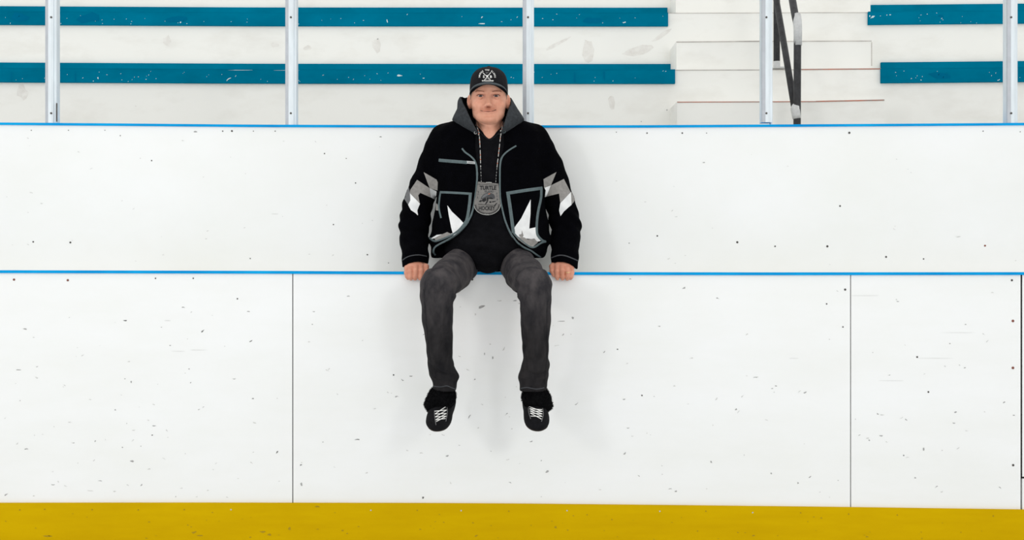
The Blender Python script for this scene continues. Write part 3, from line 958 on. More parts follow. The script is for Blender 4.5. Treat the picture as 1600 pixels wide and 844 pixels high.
Q = np.concatenate([hq, lhq + len(hv), rhq + len(hv) + len(lhv), bq + len(hv) + len(lhv) + len(rhv)])
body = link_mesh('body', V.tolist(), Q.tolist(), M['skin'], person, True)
# skin colours (lips, brows, cheeks, beard, knuckles), plus painted shade at eyes, nose, smile folds
col = np.ones((len(V), 3))
hx = V[:, 0] - HX; hy = V[:, 1] - HY; hzz = V[:, 2] - HZ
n0 = len(hv)
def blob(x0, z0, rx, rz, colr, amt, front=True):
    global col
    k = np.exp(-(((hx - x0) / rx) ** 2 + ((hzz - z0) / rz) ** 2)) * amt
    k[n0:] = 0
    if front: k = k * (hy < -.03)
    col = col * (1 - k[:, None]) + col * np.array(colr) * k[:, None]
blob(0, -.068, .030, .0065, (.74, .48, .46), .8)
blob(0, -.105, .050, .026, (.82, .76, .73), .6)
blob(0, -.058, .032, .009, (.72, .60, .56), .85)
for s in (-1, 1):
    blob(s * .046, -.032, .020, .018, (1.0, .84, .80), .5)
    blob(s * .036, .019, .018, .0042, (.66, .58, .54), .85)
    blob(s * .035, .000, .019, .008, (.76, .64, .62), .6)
    blob(s * .0165, -.003, .0055, .009, (.50, .42, .42), .75)  # eye sockets and inner corners: shade put into the skin colour
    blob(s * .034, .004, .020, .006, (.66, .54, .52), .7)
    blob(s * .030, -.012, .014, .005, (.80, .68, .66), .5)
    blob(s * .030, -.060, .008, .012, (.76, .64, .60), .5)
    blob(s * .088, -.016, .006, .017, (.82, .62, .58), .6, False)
blob(0, -.050, .013, .004, (.62, .45, .42), .6)  # shade under the nose, painted into the skin
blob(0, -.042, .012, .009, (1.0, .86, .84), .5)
k = np.zeros(len(V)); k[n0:n0 + len(lhv) + len(rhv)] = 1
col[k > 0] *= np.array((.93, .84, .82))
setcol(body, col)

# eyes
for s in (-1, 1):
    e = MB()
    n, mm = 28, 20
    c = Vector(Hh(s * .0345, -.0735, 0)); r = .0125
    e.v.append((c.x, c.y - r, c.z))
    for i in range(1, mm):
        th = math.pi * i / mm
        for k in range(n):
            ph = 2 * math.pi * k / n
            e.v.append((c.x + r * math.sin(th) * math.cos(ph), c.y - r * math.cos(th), c.z + r * math.sin(th) * math.sin(ph)))
    e.v.append((c.x, c.y + r, c.z))
    for k in range(n):
        e.f.append([0, 1 + k, 1 + (k + 1) % n]); e.m.append(2)
        a = 1 + (mm - 2) * n
        e.f.append([a + k, len(e.v) - 1, a + (k + 1) % n]); e.m.append(0)
    for i in range(mm - 2):
        for k in range(n):
            a = 1 + i * n + k; b = 1 + i * n + (k + 1) % n
            e.f.append([a, a + n, b + n, b]); e.m.append(2 if i < 1 else (1 if i < 3 else 0))
    e.build('eye', [M['eyewhite'], M['iris'], M['pupil']], person, True)
headb = BVHTree.FromPolygons(hv.tolist(), hq.tolist())
# eyelashes / lid line, brows
ps = lambda x, z: (763 + x / HS * (1.0 + .0), 149.5 - z / HS)
lash = []
brow = []
for s in (-1, 1):
    lash.append((spline([ps(s * .021, .001), ps(s * .028, .0046), ps(s * .035, .0058), ps(s * .043, .0046), ps(s * .0505, -.0006)], 4), .75))
for a, wd in lash: strips('eyelash', [([tuple(p) for p in a], wd)], headb, M['lash'], person, .0008)
for s in (-1, 1):
    browl = []
    for i in range(26):
        t = i / 25; x = .016 + .036 * t; z = .0165 + .006 * math.sin(t * 2.4) - .003 * t
        for j in range(2):
            zz = z + random.uniform(-.0022, .0022)
            browl.append(([ps(s * x, zz), ps(s * (x + .005), zz + random.uniform(-.0005, .0015))], .28))
    strips('eyebrow', browl, headb, M['brow'], person, .0007)
ml = spline([ps(-.0335, -.0655), ps(-.016, -.0690), ps(0, -.0702), ps(.016, -.0682), ps(.0335, -.0620)], 5)
for a_, b_, wd_ in ((0, 4, .75), (7, 14, .7), (15, 21, .85)):
    strips('mouth_gap', [([tuple(p) for p in ml[a_:b_]], wd_)], headb, M['lash'], person, .0010)
strips('mouth_line', [([tuple(p) for p in ml], .5)], headb, M['lipline'], person, .0006)

# short hair at the temples and neck
g = hg
lowz = np.interp(g.ax[1] - HY, [-.06, -.050, -.038, -.016, .02, .06, .12], [.035, .024, .010, -.004, -.02, -.055, -.06]).astype(np.float32)[None, :, None]
sk = smax(hsd - .0016, (HZ + lowz) - g.Z, .002)
sk = smax(sk, (HY - .056) - g.Y + .0 * g.X, .002)
sk = smax(sk, g.Z - HZ - .05, .003)
sk = smax(sk, (HX * 0 + .080) * 0 + np.abs(g.X - HX) - .0815, .001)
hv2, hq2 = nets(g, sk, 1)
link_mesh('hair', hv2.tolist(), hq2.tolist(), M['hair'], person, True)

# ---- cap
cap = empty('cap', (0, 0, 0)); cap.parent = person
CX0 = HX + .0003
rings = [(.013, 1.0, 1.0), (.03, 1.005, 1.0), (.05, 1.0, .99), (.075, .965, .955), (.092, .90, .90), (.106, .79, .80), (.117, .62, .64), (.125, .40, .42), (.1295, .18, .19), (.1305, .001, .001)]
n = 72; cv = []; cf = []
rr = spline([np.array(r) for r in rings], 4)
for (h, sx, sy) in rr:
    for k in range(n):
        a = 2 * math.pi * k / n
        ca, sa = math.cos(a), math.sin(a)
        e = 2 / 2.2
        x = .0845 * sx * math.copysign(abs(ca) ** e, ca); y = .103 * sy * math.copysign(abs(sa) ** e, sa)
        lift = 0.030 * max(0, -sa) ** 3 * max(0, 1 - (h - .013) / .05)
        cv.append((CX0 + x, HY + .002 + y + (-.006 * max(0, -sa) * min(1, (h - .013) / .05) * (1 if h < .1 else .4)), HZ + h * 1.06 + lift + .002))
for i in range(len(rr) - 1):
    for k in range(n):
        a = i * n + k; b = i * n + (k + 1) % n
        cf.append([a, b, b + n, a + n])
crown = link_mesh('crown', cv, cf, M['cap'], cap, True)
mo = crown.modifiers.new('thick', 'SOLIDIFY'); mo.thickness = .002; mo.offset = -1
b = MB(); b.sphere((CX0, HY + .002, HZ + .1425), (.008, .008, .004), 14, 8); b.build('button', M['cap'], cap, True)
# stitched panel seams
for a0 in (90, 30, 150, -90, 210, -30):
    b = MB(); pts = []
    for (h, sx, sy) in rr[2:-2]:
        a = math.radians(a0); e = 2 / 2.2
        ca, sa = math.cos(a), math.sin(a)
        pts.append((CX0 + .0845 * sx * math.copysign(abs(ca) ** e, ca), HY + .002 + .103 * sy * math.copysign(abs(sa) ** e, sa) + (-.006 * max(0, -sa) * min(1, (h - .013) / .05) * (1 if h < .1 else .4)), HZ + h * 1.06 + .002))
    if a0 != -90:
        b.tube(pts, .0008, 6); b.build('seam', M['cap'], cap, True)
# brim
na, nv = 40, 10; v = []; f = []
for layer in (0, 1):
    for i in range(na + 1):
        u = -1 + 2 * i / na; a = u * math.radians(84)
        rx_, ry_ = .0835, .101
        x0 = rx_ * math.sin(a); y0 = -ry_ * math.cos(a) ** .9 if math.cos(a) > 0 else 0
        for j in range(nv + 1):
            t = j / nv
            ext = .062 * math.cos(a * .98) ** .55
            x = x0 * (1.025 + .02 * t * (1 - abs(u))) ; y = y0 - ext * t
            arch = .0335 * abs(u) ** 2.1 * 1.0
            z = .0470 - arch - .004 * t
            v.append((CX0 + x, HY + y, HZ + z + (.0035 if layer else 0)))
st_ = (na + 1) * (nv + 1)
fm = []
for i in range(na):
    for j in range(nv):
        a = i * (nv + 1) + j
        f.append([a, a + 1, a + nv + 2, a + nv + 1]); fm.append(1)
        f.append([st_ + a, st_ + a + nv + 1, st_ + a + nv + 2, st_ + a + 1]); fm.append(0)
    a = i * (nv + 1) + nv
    f.append([a, st_ + a, st_ + a + nv + 1, a + nv + 1]); fm.append(1)
for i in (0, na):
    for j in range(nv):
        a = i * (nv + 1) + j
        f.append([a, a + 1, st_ + a + 1, st_ + a]); fm.append(1)
link_mesh('brim', v, f, None, cap, True, [M['cap'], M['brim']], fm)

# embroidered emblem
cb = bvh_of(crown)
V = []; Fc = []
def put_text(ch, cx, cy, size, rot=0, sx=1.0):
    v, f = text_faces(ch, .03)
    b = len(V)
    for (x, y) in v:
        x = x * size * sx; y = (y - .35) * size
        V.append(hit(cb, cx + x * math.cos(rot) + y * math.sin(rot), cy - (-x * math.sin(rot) + y * math.cos(rot)), .0012))
    for q in f: Fc.append([b + i for i in q])
word = 'SMUDGE THE BLADES'
ecx, ecy, er = 761.3, 120.3, 11.6
for i, ch in enumerate(word):
    if ch == ' ': continue
    a = math.radians(-99 + 198 * (i + .5) / len(word))
    put_text(ch, ecx + er * math.sin(a) * 1.04, ecy - er * math.cos(a) * .92, 3.3, a, .82)
put_text('S', 756.0, 119.9, 5.6, 0, 1.05); put_text('B', 767.0, 119.9, 5.6, 0, 1.05)
link_mesh('embroidered_lettering', V, Fc, M['thread'], cap)
strips('crossed_sticks', [([(755.0, 114.2), (761.4, 120.2), (766.6, 125.6)], 1.0), ([(766.8, 113.6), (761.4, 119.8), (756.8, 125.6)], 1.0), ([(753.2, 126.4), (762.0, 126.5), (771.0, 126.4)], 1.9), ([(760.0, 118.9), (763.0, 118.9)], 2.4)], cb, M['thread'], cap, .0012)
strips('small_crest', [([(758.8, 113.6), (763.6, 113.6)], .6), ([(760.9, 113.6), (760.5, 116)], .8), ([(759.0, 125.2), (761.4, 122.6), (764.0, 125.2)], 1.2)], cb, M['threadgrey'], cap, .0013)
strips('banner_notches', [([(755.2 + 1.5 * i, 125.9), (755.2 + 1.5 * i, 127.0)], .35) for i in range(9)], cb, M['cap'], cap, .0026)

# ---- jeans
g = Grid((-.50, -.46, .66), (.20, .34, 1.44), .0048)
d = ell(g, P(764, 399, .15), (.20, .13, .10))
d = smin(d, chain(g, [P(735, 400, .12), P(795, 400, .12)], [.09, .09]), .03)
LL = [P(729, 405, .10), P(707, 428, -.12), P(685, 446, -.32), P(684, 462, -.335), P(683.5, 500, -.33), P(686, 545, -.30), P(688.5, 572, -.275), P(695.3, 588, -.255), P(695, 606, -.25)]
RL = [P(801, 405, .10), P(818, 428, -.12), P(833.5, 446, -.32), P(835.5, 462, -.335), P(836.8, 500, -.33), P(837.5, 545, -.30), P(837, 572, -.275), P(833.2, 588, -.255), P(833, 606, -.25)]
LR = [.079, .080, .074, .070, .061, .054, .0535, .0565, .049]
RR = [.079, .080, .074, .067, .060, .054, .0545, .0615, .055]
for pts, rs in ((LL, LR), (RL, RR)):
    d = smin(d, chain(g, pts, rs, .012), .02)
# folds: creases fanning from the knee, twists down the shin, stacking over the hem
kn = lambda p, r: np.exp(-(((g.X - p.x) / r) ** 2 + ((g.Z - p.z) / r) ** 2 + ((g.Y - p.y) / (r * 1.4)) ** 2))
for (pts, s) in ((LL, 1), (RL, -1)):
    kp_ = pts[3]
    d = d + .0050 * kn(pts[2] + Vector((s * .04, .02, 0)), .10) * np.sin(85 * ((g.Z - kp_.z) * 1.0 + s * (g.X - kp_.x) * .9 + (g.Y) * .25 ))
    d = d + .0024 * kn(pts[1], .12) * np.sin(70 * ((g.Z) * .6 + s * (g.X - kp_.x) * 1.0 + (g.Y) * .25))
    d = d + .0030 * kn(pts[5], .17) * np.sin(70 * (s * (g.X - kp_.x) + (g.Z) * .35) + 2)
    d = d + .0055 * kn(pts[7], .06) * np.sin(120 * (g.Z + s * (g.X - pts[7].x) * .5) + 1.2)
d = d + .0030 * noise3(g, 42, 3) + .0012 * noise3(g, 95, 8)
hemz = ZC - (611 - 422) * (4.75 / F)
d = smax(d, hemz - g.Z + .0 * g.X, .004)
# creases pressed into the cloth where the photograph shows them
jv, jq = nets(g, d, 0)
tb = BVHTree.FromPolygons(jv.tolist(), jq.tolist())
for cr, rad in (([(719, 441), (700, 447), (684, 458), (677, 470)], .007), ([(713, 457), (700, 456), (690, 451)], .006), ([(676, 462), (683, 494), (697, 556)], .005), ([(707, 468), (695, 512), (703, 558)], .006),
                ([(669, 566), (684, 583), (700, 588), (714, 580)], .006), ([(674, 592), (690, 598), (712, 596)], .005), ([(666, 430), (680, 420), (700, 415)], .005), ([(722, 432), (716, 420), (700, 408)], .006), ([(700, 520), (690, 545), (688, 575)], .005),
                ([(799, 436), (815, 450), (830, 457), (846, 466)], .007), ([(806, 462), (822, 452), (838, 434)], .006), ([(843, 462), (834, 503), (827, 556)], .005), ([(815, 490), (822, 520), (818, 560)], .005), ([(857, 476), (852, 515), (855, 560)], .005),
                ([(817, 577), (827, 584), (842, 587), (856, 580)], .006), ([(812, 592), (830, 597), (852, 596)], .005), ([(790, 428), (800, 414), (820, 406)], .006), ([(861, 440), (846, 446), (835, 444)], .005)):
    pts = [hit(tb, a, b_, .0022) for a, b_ in spline(cr, 4)]
    n_ = len(pts)
    lo_ = np.min([tuple(q) for q in pts], 0) - .03; hi_ = np.max([tuple(q) for q in pts], 0) + .03
    i0, i1 = [[int(np.clip(np.searchsorted(g.ax[k], v[k]), 0, len(g.ax[k]))) for k in range(3)] for v in (lo_, hi_)]
    sub = type('Sub', (), {})(); sub.X = g.X[i0[0]:i1[0]]; sub.Y = g.Y[:, i0[1]:i1[1]]; sub.Z = g.Z[:, :, i0[2]:i1[2]]
    sl = tuple(slice(i0[k], i1[k]) for k in range(3))
    d[sl] = smax(d[sl], -chain(sub, pts, [rad * (.55 + .95 * math.sin(math.pi * i / (n_ - 1))) for i in range(n_)], .004), .010)
# seat flat on the ledge
d = np.where((g.Y > 0.0), smax(d, (LEDGE_Z + .001) - g.Z, .01), d)
jv, jq = nets(g, d, 1)
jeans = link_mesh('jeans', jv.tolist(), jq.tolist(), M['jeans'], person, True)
denim_tone = np.ones((len(jv), 3))
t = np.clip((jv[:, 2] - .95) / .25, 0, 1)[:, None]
denim_tone = .42 + .80 * t * np.array([[1.03, 1.0, .98]])       # denim paler on the thighs and knees, darker down the shins
setcol(jeans, denim_tone)
jb = bvh_of(jeans)
strips('side_seam', [([(662, 452), (666, 500), (670, 545), (674, 575), (679, 600)], .7)], jb, M['cap'], jeans, .0006)
strips('side_seam', [([(855, 470), (854.5, 510), (855, 550), (852, 580), (851, 600)], .7)], jb, M['cap'], jeans, .0006)
strips('hem_fold', [([(677, 603.5), (688, 604.5), (698, 603.0), (706, 606), (711, 608)], 1.4)], jb, M['cufftrim'], jeans, .001)
strips('hem_fold', [([(814, 607), (824, 605.5), (838, 608), (850, 606)], 1.4)], jb, M['cufftrim'], jeans, .001)

# ---- hoodie body
g = Grid((-.42, -.16, 1.18), (.20, .30, 1.92), .0045)
hrows = [(199, 740, 790, .062, .035), (206, 728, 800, .082, .055), (214, 716, 812, .098, .07), (225, 700, 828, .115, .085), (260, 700, 830, .13, .09), (310, 700, 832, .133, .09), (350, 700, 832, .14, .09), (385, 694, 840, .145, .09), (412, 700, 830, .13, .10)]
d = column(g, hrows, .08, 2.3)
d = smin(d, ell(g, P(760, 388, .0), (.128, .088, .062)), .04)
d = smin(d, ell(g, P(763, 408, -.03), (.06, .05, .055)), .04)
vz = ZC + (422 - 217.5) * 4.99 / F
vx = P(765, 217, 0).x
zz = (g.Z - vz)
vcut = np.abs(g.X - vx) - np.clip(zz, 0, 1) * .95
d = smax(d, -np.maximum(np.maximum(vcut, -zz), g.Y - .10), .003)
d = d + .0022 * noise3(g, 38, 5) + .0035 * np.exp(-((g.Z - 1.36) / .07) ** 2) * np.sin(95 * g.Z + 25 * g.X)
d = np.where(g.Y > 0, smax(d, LEDGE_Z + .002 - g.Z, .01), d)
hdv, hdq = nets(g, d, 1)
hoodie = link_mesh('hoodie', hdv.tolist(), hdq.tolist(), M['hoodie'], person, True)
hb_ = bvh_of(hoodie)
strips('neck_seam', [([(747, 204), (754, 211), (765, 218.3), (775, 212), (783, 204)], 1.6)], hb_, M['cap'], hoodie, .001)

# ---- hood lying around the neck
g = Grid((-.30, -.13, 1.72), (.09, .24, 2.05), .0036)
rows = [(147, 722, 792, .085, .065), (151, 717, 798, .10, .062), (158, 714.5, 802, .108, .06), (170, 714, 809, .115, .055), (180, 709.5, 816, .122, .052), (187, 706.5, 820, .128, .05), (194, 712, 815, .13, .045), (202, 723, 805, .125, .035), (210, 738, 792, .11, .02), (214, 745, 785, .10, .01)]
def col_raw(g, rows, yref, p, dr=0.0):
    rows = sorted(rows, key=lambda r: -r[0]); s = (D + yref) / F
    z = np.array([ZC - (r[0] - 422) * s for r in rows])
    f = lambda a: np.interp(g.ax[2], z, np.array(a)).astype(np.float32)[None, None, :]
    CX, RX = f([((r[1] + r[2]) / 2 - 800) * s for r in rows]), f([(r[2] - r[1]) / 2 * s - dr for r in rows])
    RY, CY = f([r[3] - dr for r in rows]), f([r[4] for r in rows])
    return ((np.abs((g.X - CX) / RX) ** p + np.abs((g.Y - CY) / RY) ** p) ** (1 / p) - 1) * np.minimum(RX, RY), z
o1, z = col_raw(g, rows, .04, 2.1)
o1 = smax(o1, g.Z - z[-1], .02); o1 = smax(o1, z[0] - g.Z, .01)
i1, _ = col_raw(g, rows, .04, 2.1, .017)
d = smax(o1, -i1, .008)
hs = 4.95 / F
zpx = 422 - (g.ax[2] - ZC) / hs * 1.0
xl = np.interp(zpx, [147, 152, 160, 170, 185, 200, 208, 215], [720, 721.5, 724, 729, 736, 743.5, 748, 762])
xr = np.interp(zpx, [147, 152, 160, 170, 185, 200, 208, 215], [797, 797, 797, 794, 789.5, 785.5, 782, 766])
XL = ((xl - 800) * hs).astype(np.float32)[None, None, :]; XR = ((xr - 800) * hs).astype(np.float32)[None, None, :]
front = np.maximum(np.maximum(XL - g.X, g.X - XR), g.Y - .06)
d = smax(d, -front, .006)
d = d + .003 * noise3(g, 40, 9)
d = smin(d, o1 * 0 + 1, .001)
hov, hoq = nets(g, d, 1)
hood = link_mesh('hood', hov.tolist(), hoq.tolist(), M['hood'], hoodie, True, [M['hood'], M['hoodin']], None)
# darker lining inside
cxh = (764 - 800) * hs
cen = np.array([cxh, .055])
idx = []
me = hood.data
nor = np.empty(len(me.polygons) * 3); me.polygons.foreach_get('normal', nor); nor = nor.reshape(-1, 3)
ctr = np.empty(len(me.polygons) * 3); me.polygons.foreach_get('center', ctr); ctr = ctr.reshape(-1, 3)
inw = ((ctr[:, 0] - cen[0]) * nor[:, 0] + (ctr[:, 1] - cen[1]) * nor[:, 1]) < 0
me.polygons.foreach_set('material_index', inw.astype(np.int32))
hob = bvh_of(hood)

def ring(name, px, py, bvh, R, r, m, parent, off=.002):
    c = hit(bvh, px, py, off); b = MB()
    b.tube([c + Vector((R * math.cos(a), 0, R * math.sin(a))) for a in np.linspace(0, 2 * math.pi, 17)], r, 7)
    b.build(name, m, parent, True)
    b = MB(); b.tube([c + Vector((0, -.0006, 0)), c + Vector((0, .001, 0))], R * .8, 10); b.build(name + '_hole', M['gapblack'], parent)
ring('eyelet', 743.3, 207, bvh_of(hood, hoodie), .0052, .0013, M['metal'], hoodie)
ring('eyelet', 787.5, 205.5, bvh_of(hood, hoodie), .0048, .0010, M['trim'], hoodie)

# ---- jacket
g = Grid((-.53, -.13, 1.19), (.34, .31, 1.94), .0042)
jrows = [(183, 742, 786, .05, .09), (187, 722, 806, .075, .085), (192, 702, 826, .090, .085), (199, 690, 838, .105, .088), (208, 682, 847, .118, .09), (225, 680, 850, .132, .095), (260, 683, 850, .146, .10), (300, 683, 850, .15, .10), (320, 681, 851, .152, .10), (345, 677, 856, .156, .10), (375, 671.5, 861, .163, .10), (390, 672.5, 856, .163, .10), (403, 675, 849, .158, .10)]
d = column(g, jrows, .10, 2.3)
LA = [P(694, 216, .115), P(688, 232, .12), P(676.5, 262, .125), P(664, 290, .13), P(652.5, 320, .13), P(648, 346, .125), P(647, 375, .09), P(648.7, 400, .045), P(649, 420, .03)]
LAr = [.060, .068, .070, .067, .0665, .0675, .064, .059, .057]
RA = [P(835, 216, .115), P(842, 232, .12), P(855.5, 262, .125), P(867, 290, .13), P(877, 322, .13), P(884, 352, .125), P(883, 378, .09), P(882.5, 400, .045), P(882, 424, .03)]
RAr = [.060, .068, .070, .067, .067, .0675, .064, .059, .059]
s = 5.03 / F
def cutl(xs, ys_):
    xx = (np.array(xs) - 800) * 5.03 / F
    zz_ = ZC - (np.array(ys_) - 422) * 5.03 / F
    return np.interp(g.ax[0], xx, zz_).astype(np.float32)[:, None, None] - g.Z
al = chain(g, LA, LAr, .012)
fold = .0030 * np.exp(-((g.Z - P(650, 345, .1).z) / .08) ** 2) * np.sin(100 * g.Z + 60 * g.X + 50 * g.Y) + .0042 * noise3(g, 34, 11) + .0022 * noise3(g, 75, 14)
al = smax(al + fold, cutl([628, 634, 640, 648, 656, 664, 670], [419, 416, 412, 409.5, 409, 410.5, 414]), .004)
ar = chain(g, RA, RAr, .012)
ar = smax(ar + fold * 1.0, cutl([859, 864, 870, 880, 888, 896, 900, 904], [414, 411, 409.5, 409.5, 412, 417, 420.5, 422]), .004)
# cuffs: slight step above the cuff edge
armz = lambda a, pts: None
d = d + .003 * noise3(g, 26, 12) + .0030 * np.exp(-((g.Z - 1.36) / .08) ** 2) * np.sin(80 * g.Z + 30 * np.abs(g.X + .1))
zs = P(0, 300, .1).z
kk = np.where(g.Z > P(0, 306, .12).z, .025, .003).astype(np.float32)
d = smin(d, al, kk); d = smin(d, ar, kk)
d = smin(d, chain(g, [P(720, 208, .10), P(693, 217, .115)], [.055, .06]), .02); d = smin(d, chain(g, [P(806, 208, .10), P(834, 217, .115)], [.055, .06]), .02)
# front opening
pyv = np.array([190, 215, 232, 247, 260, 282, 305, 330, 345, 356, 366, 375, 383, 389, 394, 404])
xlv = np.array([742, 742, 742, 744, 747, 748.6, 746.4, 742.5, 735, 726, 715, 702, 688, 679, 676, 670])
pyr = np.array([190, 215, 232, 245, 255, 275, 308, 330, 345, 359, 370, 380, 388, 394, 400, 406])
xrv = np.array([788, 788, 787, 783, 779.5, 777.5, 778.5, 782.5, 786.5, 793.5, 799.5, 808, 818, 828, 840, 858])
ys = -.045
pz = 422 - (g.ax[2] - ZC) / ((D + ys) / F)
XL = ((np.interp(pz, pyv, xlv) - 800) * (D + ys) / F).astype(np.float32)[None, None, :]
XR = ((np.interp(pz, pyr, xrv) - 800) * (D + ys) / F).astype(np.float32)[None, None, :]
op = np.maximum(np.maximum(XL - g.X, g.X - XR), g.Y - .07)
d = smax(d, -op, .003)
d = np.where(g.Y > -.02, smax(d, LEDGE_Z + .003 - g.Z, .006), d)
kv, kq = nets(g, d, 1)
jacket = link_mesh('jacket', kv.tolist(), kq.tolist(), M['jacket'], person, True)
kb = bvh_of(jacket)
NAVY = M['trim']
strips('front_binding', [([(722, 232), (727, 238), (734.5, 243.5), (740.8, 250), (744.3, 259), (745.4, 272), (745.2, 284), (742.8, 306), (738.6, 329), (732, 345), (724.5, 355), (713.5, 366), (700, 374.5), (686.8, 381.5), (679.5, 387), (677.4, 394), (680.5, 399)], 2.6)], kb, NAVY, jacket, .0018)
strips('front_binding', [([(806.5, 228), (798, 233), (790, 239), (784.5, 246), (781.8, 256), (781.0, 275), (781.6, 308), (785.6, 330), (789.6, 345), (795.3, 359), (801.3, 370), (809.6, 380), (819.5, 387), (830, 392), (838.5, 398), (845, 402)], 2.4)], kb, NAVY, jacket, .0018)
strips('chest_pocket_binding', [([(686, 250.3), (700, 251.6), (715, 252.8), (730, 254)], 5.0)], kb, NAVY, jacket, .0018)
decal('brand_tag', [[(729.5, 251.6), (742.5, 252.8), (742.3, 256.6), (729.3, 255.6)]], kb, M['tag'], jacket, .0026, 1.2)
strips('tag_lettering', [([(731.5 + 1.25 * i, 253.3 + .1 * i), (732.3 + 1.25 * i, 254.8 + .1 * i)], .5) for i in range(8)], kb, M['screw'], jacket, .0032)
strips('left_pocket_binding', [([(687.8, 300.5), (700, 300.9), (718, 301.8), (737.5, 303)], 3.6), ([(735.0, 303), (733.8, 318), (731.2, 336), (727.8, 350)], 4.6), ([(688.6, 301), (687.0, 312), (686.2, 325), (689.5, 341)], 2.6),
                               ([(671.5, 372), (680, 376.6), (692, 373.2), (704, 368), (714, 362), (722, 354), (727.5, 346)], 3.0)], kb, NAVY, jacket, .0018)
strips('right_pocket_binding', [([(791, 302.4), (808, 299.6), (825, 297), (847, 294)], 5.0), ([(793.6, 302), (796.6, 322), (799.8, 345), (802.4, 364)], 5.2), ([(845.4, 294), (844.8, 310), (840.6, 330), (838.4, 350), (839, 366), (846, 375), (852, 377.6)], 3.8),
                                ([(802.4, 364), (812, 374), (831, 386.5), (845, 379.6), (853, 377)], 3.0)], kb, NAVY, jacket, .0018)
strips('cuff_piping', [([(629, 407), (636, 402), (645, 399.2), (655, 398.6), (666.5, 400.6)], 1.5)], kb, M['cufftrim'], jacket, .0016)
strips('cuff_piping', [([(862, 403), (872, 399.4), (882, 399.6), (893, 403.4), (902.5, 407.5)], 1.7)], kb, M['cufftrim'], jacket, .0016)
# woollen appliques: zoom(620,255)/9.37, zoom(845,255)/9.37
zl_ = lambda pts: [(620 + x / 9.37, 255 + y / 9.37) for x, y in pts]
zr_ = lambda pts: [(845 + x / 9.37, 255 + y / 9.37) for x, y in pts]
decal('grey_applique', [zl_([(395, 133), (585, 240), (605, 280), (600, 400), (480, 368)]), zl_([(300, 245), (480, 368), (500, 505), (345, 435), (315, 470), (337, 600), (195, 450), (200, 395)]), zl_([(575, 585), (600, 600), (640, 700), (575, 690)])], kb, M['patchgrey'], jacket, .0016)
decal('grey_applique', [zl_([(180, 355), (197, 440), (205, 560), (172, 612), (108, 520), (125, 440)])], kb, M['patchdark'], jacket, .0016)
decal('pale_applique', [zl_([(480, 366), (588, 412), (580, 532), (560, 540), (495, 500)])], kb, M['patchpale'], jacket, .0020)
decal('white_applique', [zl_([(200, 445), (337, 595), (300, 690), (307, 770), (270, 735), (210, 690), (172, 610), (205, 545)])], kb, M['patchwhite'], jacket, .0034)
decal('grey_applique', [zr_([(35, 235), (228, 130), (150, 325), (45, 365)]), zr_([(150, 325), (335, 233), (432, 425), (285, 590), (268, 445), (60, 495)]), zr_([(445, 375), (505, 500), (480, 570), (443, 612), (432, 430)])], kb, M['patchgrey'], jacket, .0016)
decal('white_applique', [zr_([(45, 362), (150, 325), (80, 490), (48, 495), (68, 400)]), zr_([(432, 425), (443, 610), (340, 705), (290, 778), (270, 690), (285, 590)])], kb, M['patchwhite'], jacket, .0034)
zp = lambda pts: [(665 + x / 6.75, 285 + y / 6.75) for x, y in pts]
zq = lambda pts: [(780 + x / 6.75, 285 + y / 6.75) for x, y in pts]
decal('white_applique', [zp([(232, 243), (280, 310), (360, 385), (400, 430), (398, 470), (365, 515), (290, 545), (272, 480), (245, 340)]), zp([(270, 540), (365, 515), (300, 555), (265, 562)]), zp([(50, 598), (120, 556), (200, 545), (100, 590)])], kb, M['patchwhite'], jacket, .0019)
decal('grey_applique', [zp([(95, 590), (150, 560), (230, 525), (275, 545), (265, 570), (190, 600), (110, 615)])], kb, M['patchgrey'], jacket, .0021)
decal('white_applique', [zq([(330, 180), (328, 330), (315, 490), (385, 475), (385, 545), (410, 585), (460, 610), (400, 625), (370, 600), (240, 590), (215, 600), (158, 550), (155, 485), (230, 380), (290, 260)])], kb, M['patchwhite'], jacket, .0019)
decal('grey_applique', [zq([(160, 552), (215, 580), (260, 580), (300, 605), (370, 590), (405, 635), (345, 685), (260, 650), (200, 605)]), zq([(237, 505), (255, 560), (245, 580), (215, 575), (205, 552), (235, 545)])], kb, M['patchgrey'], jacket, .0024)

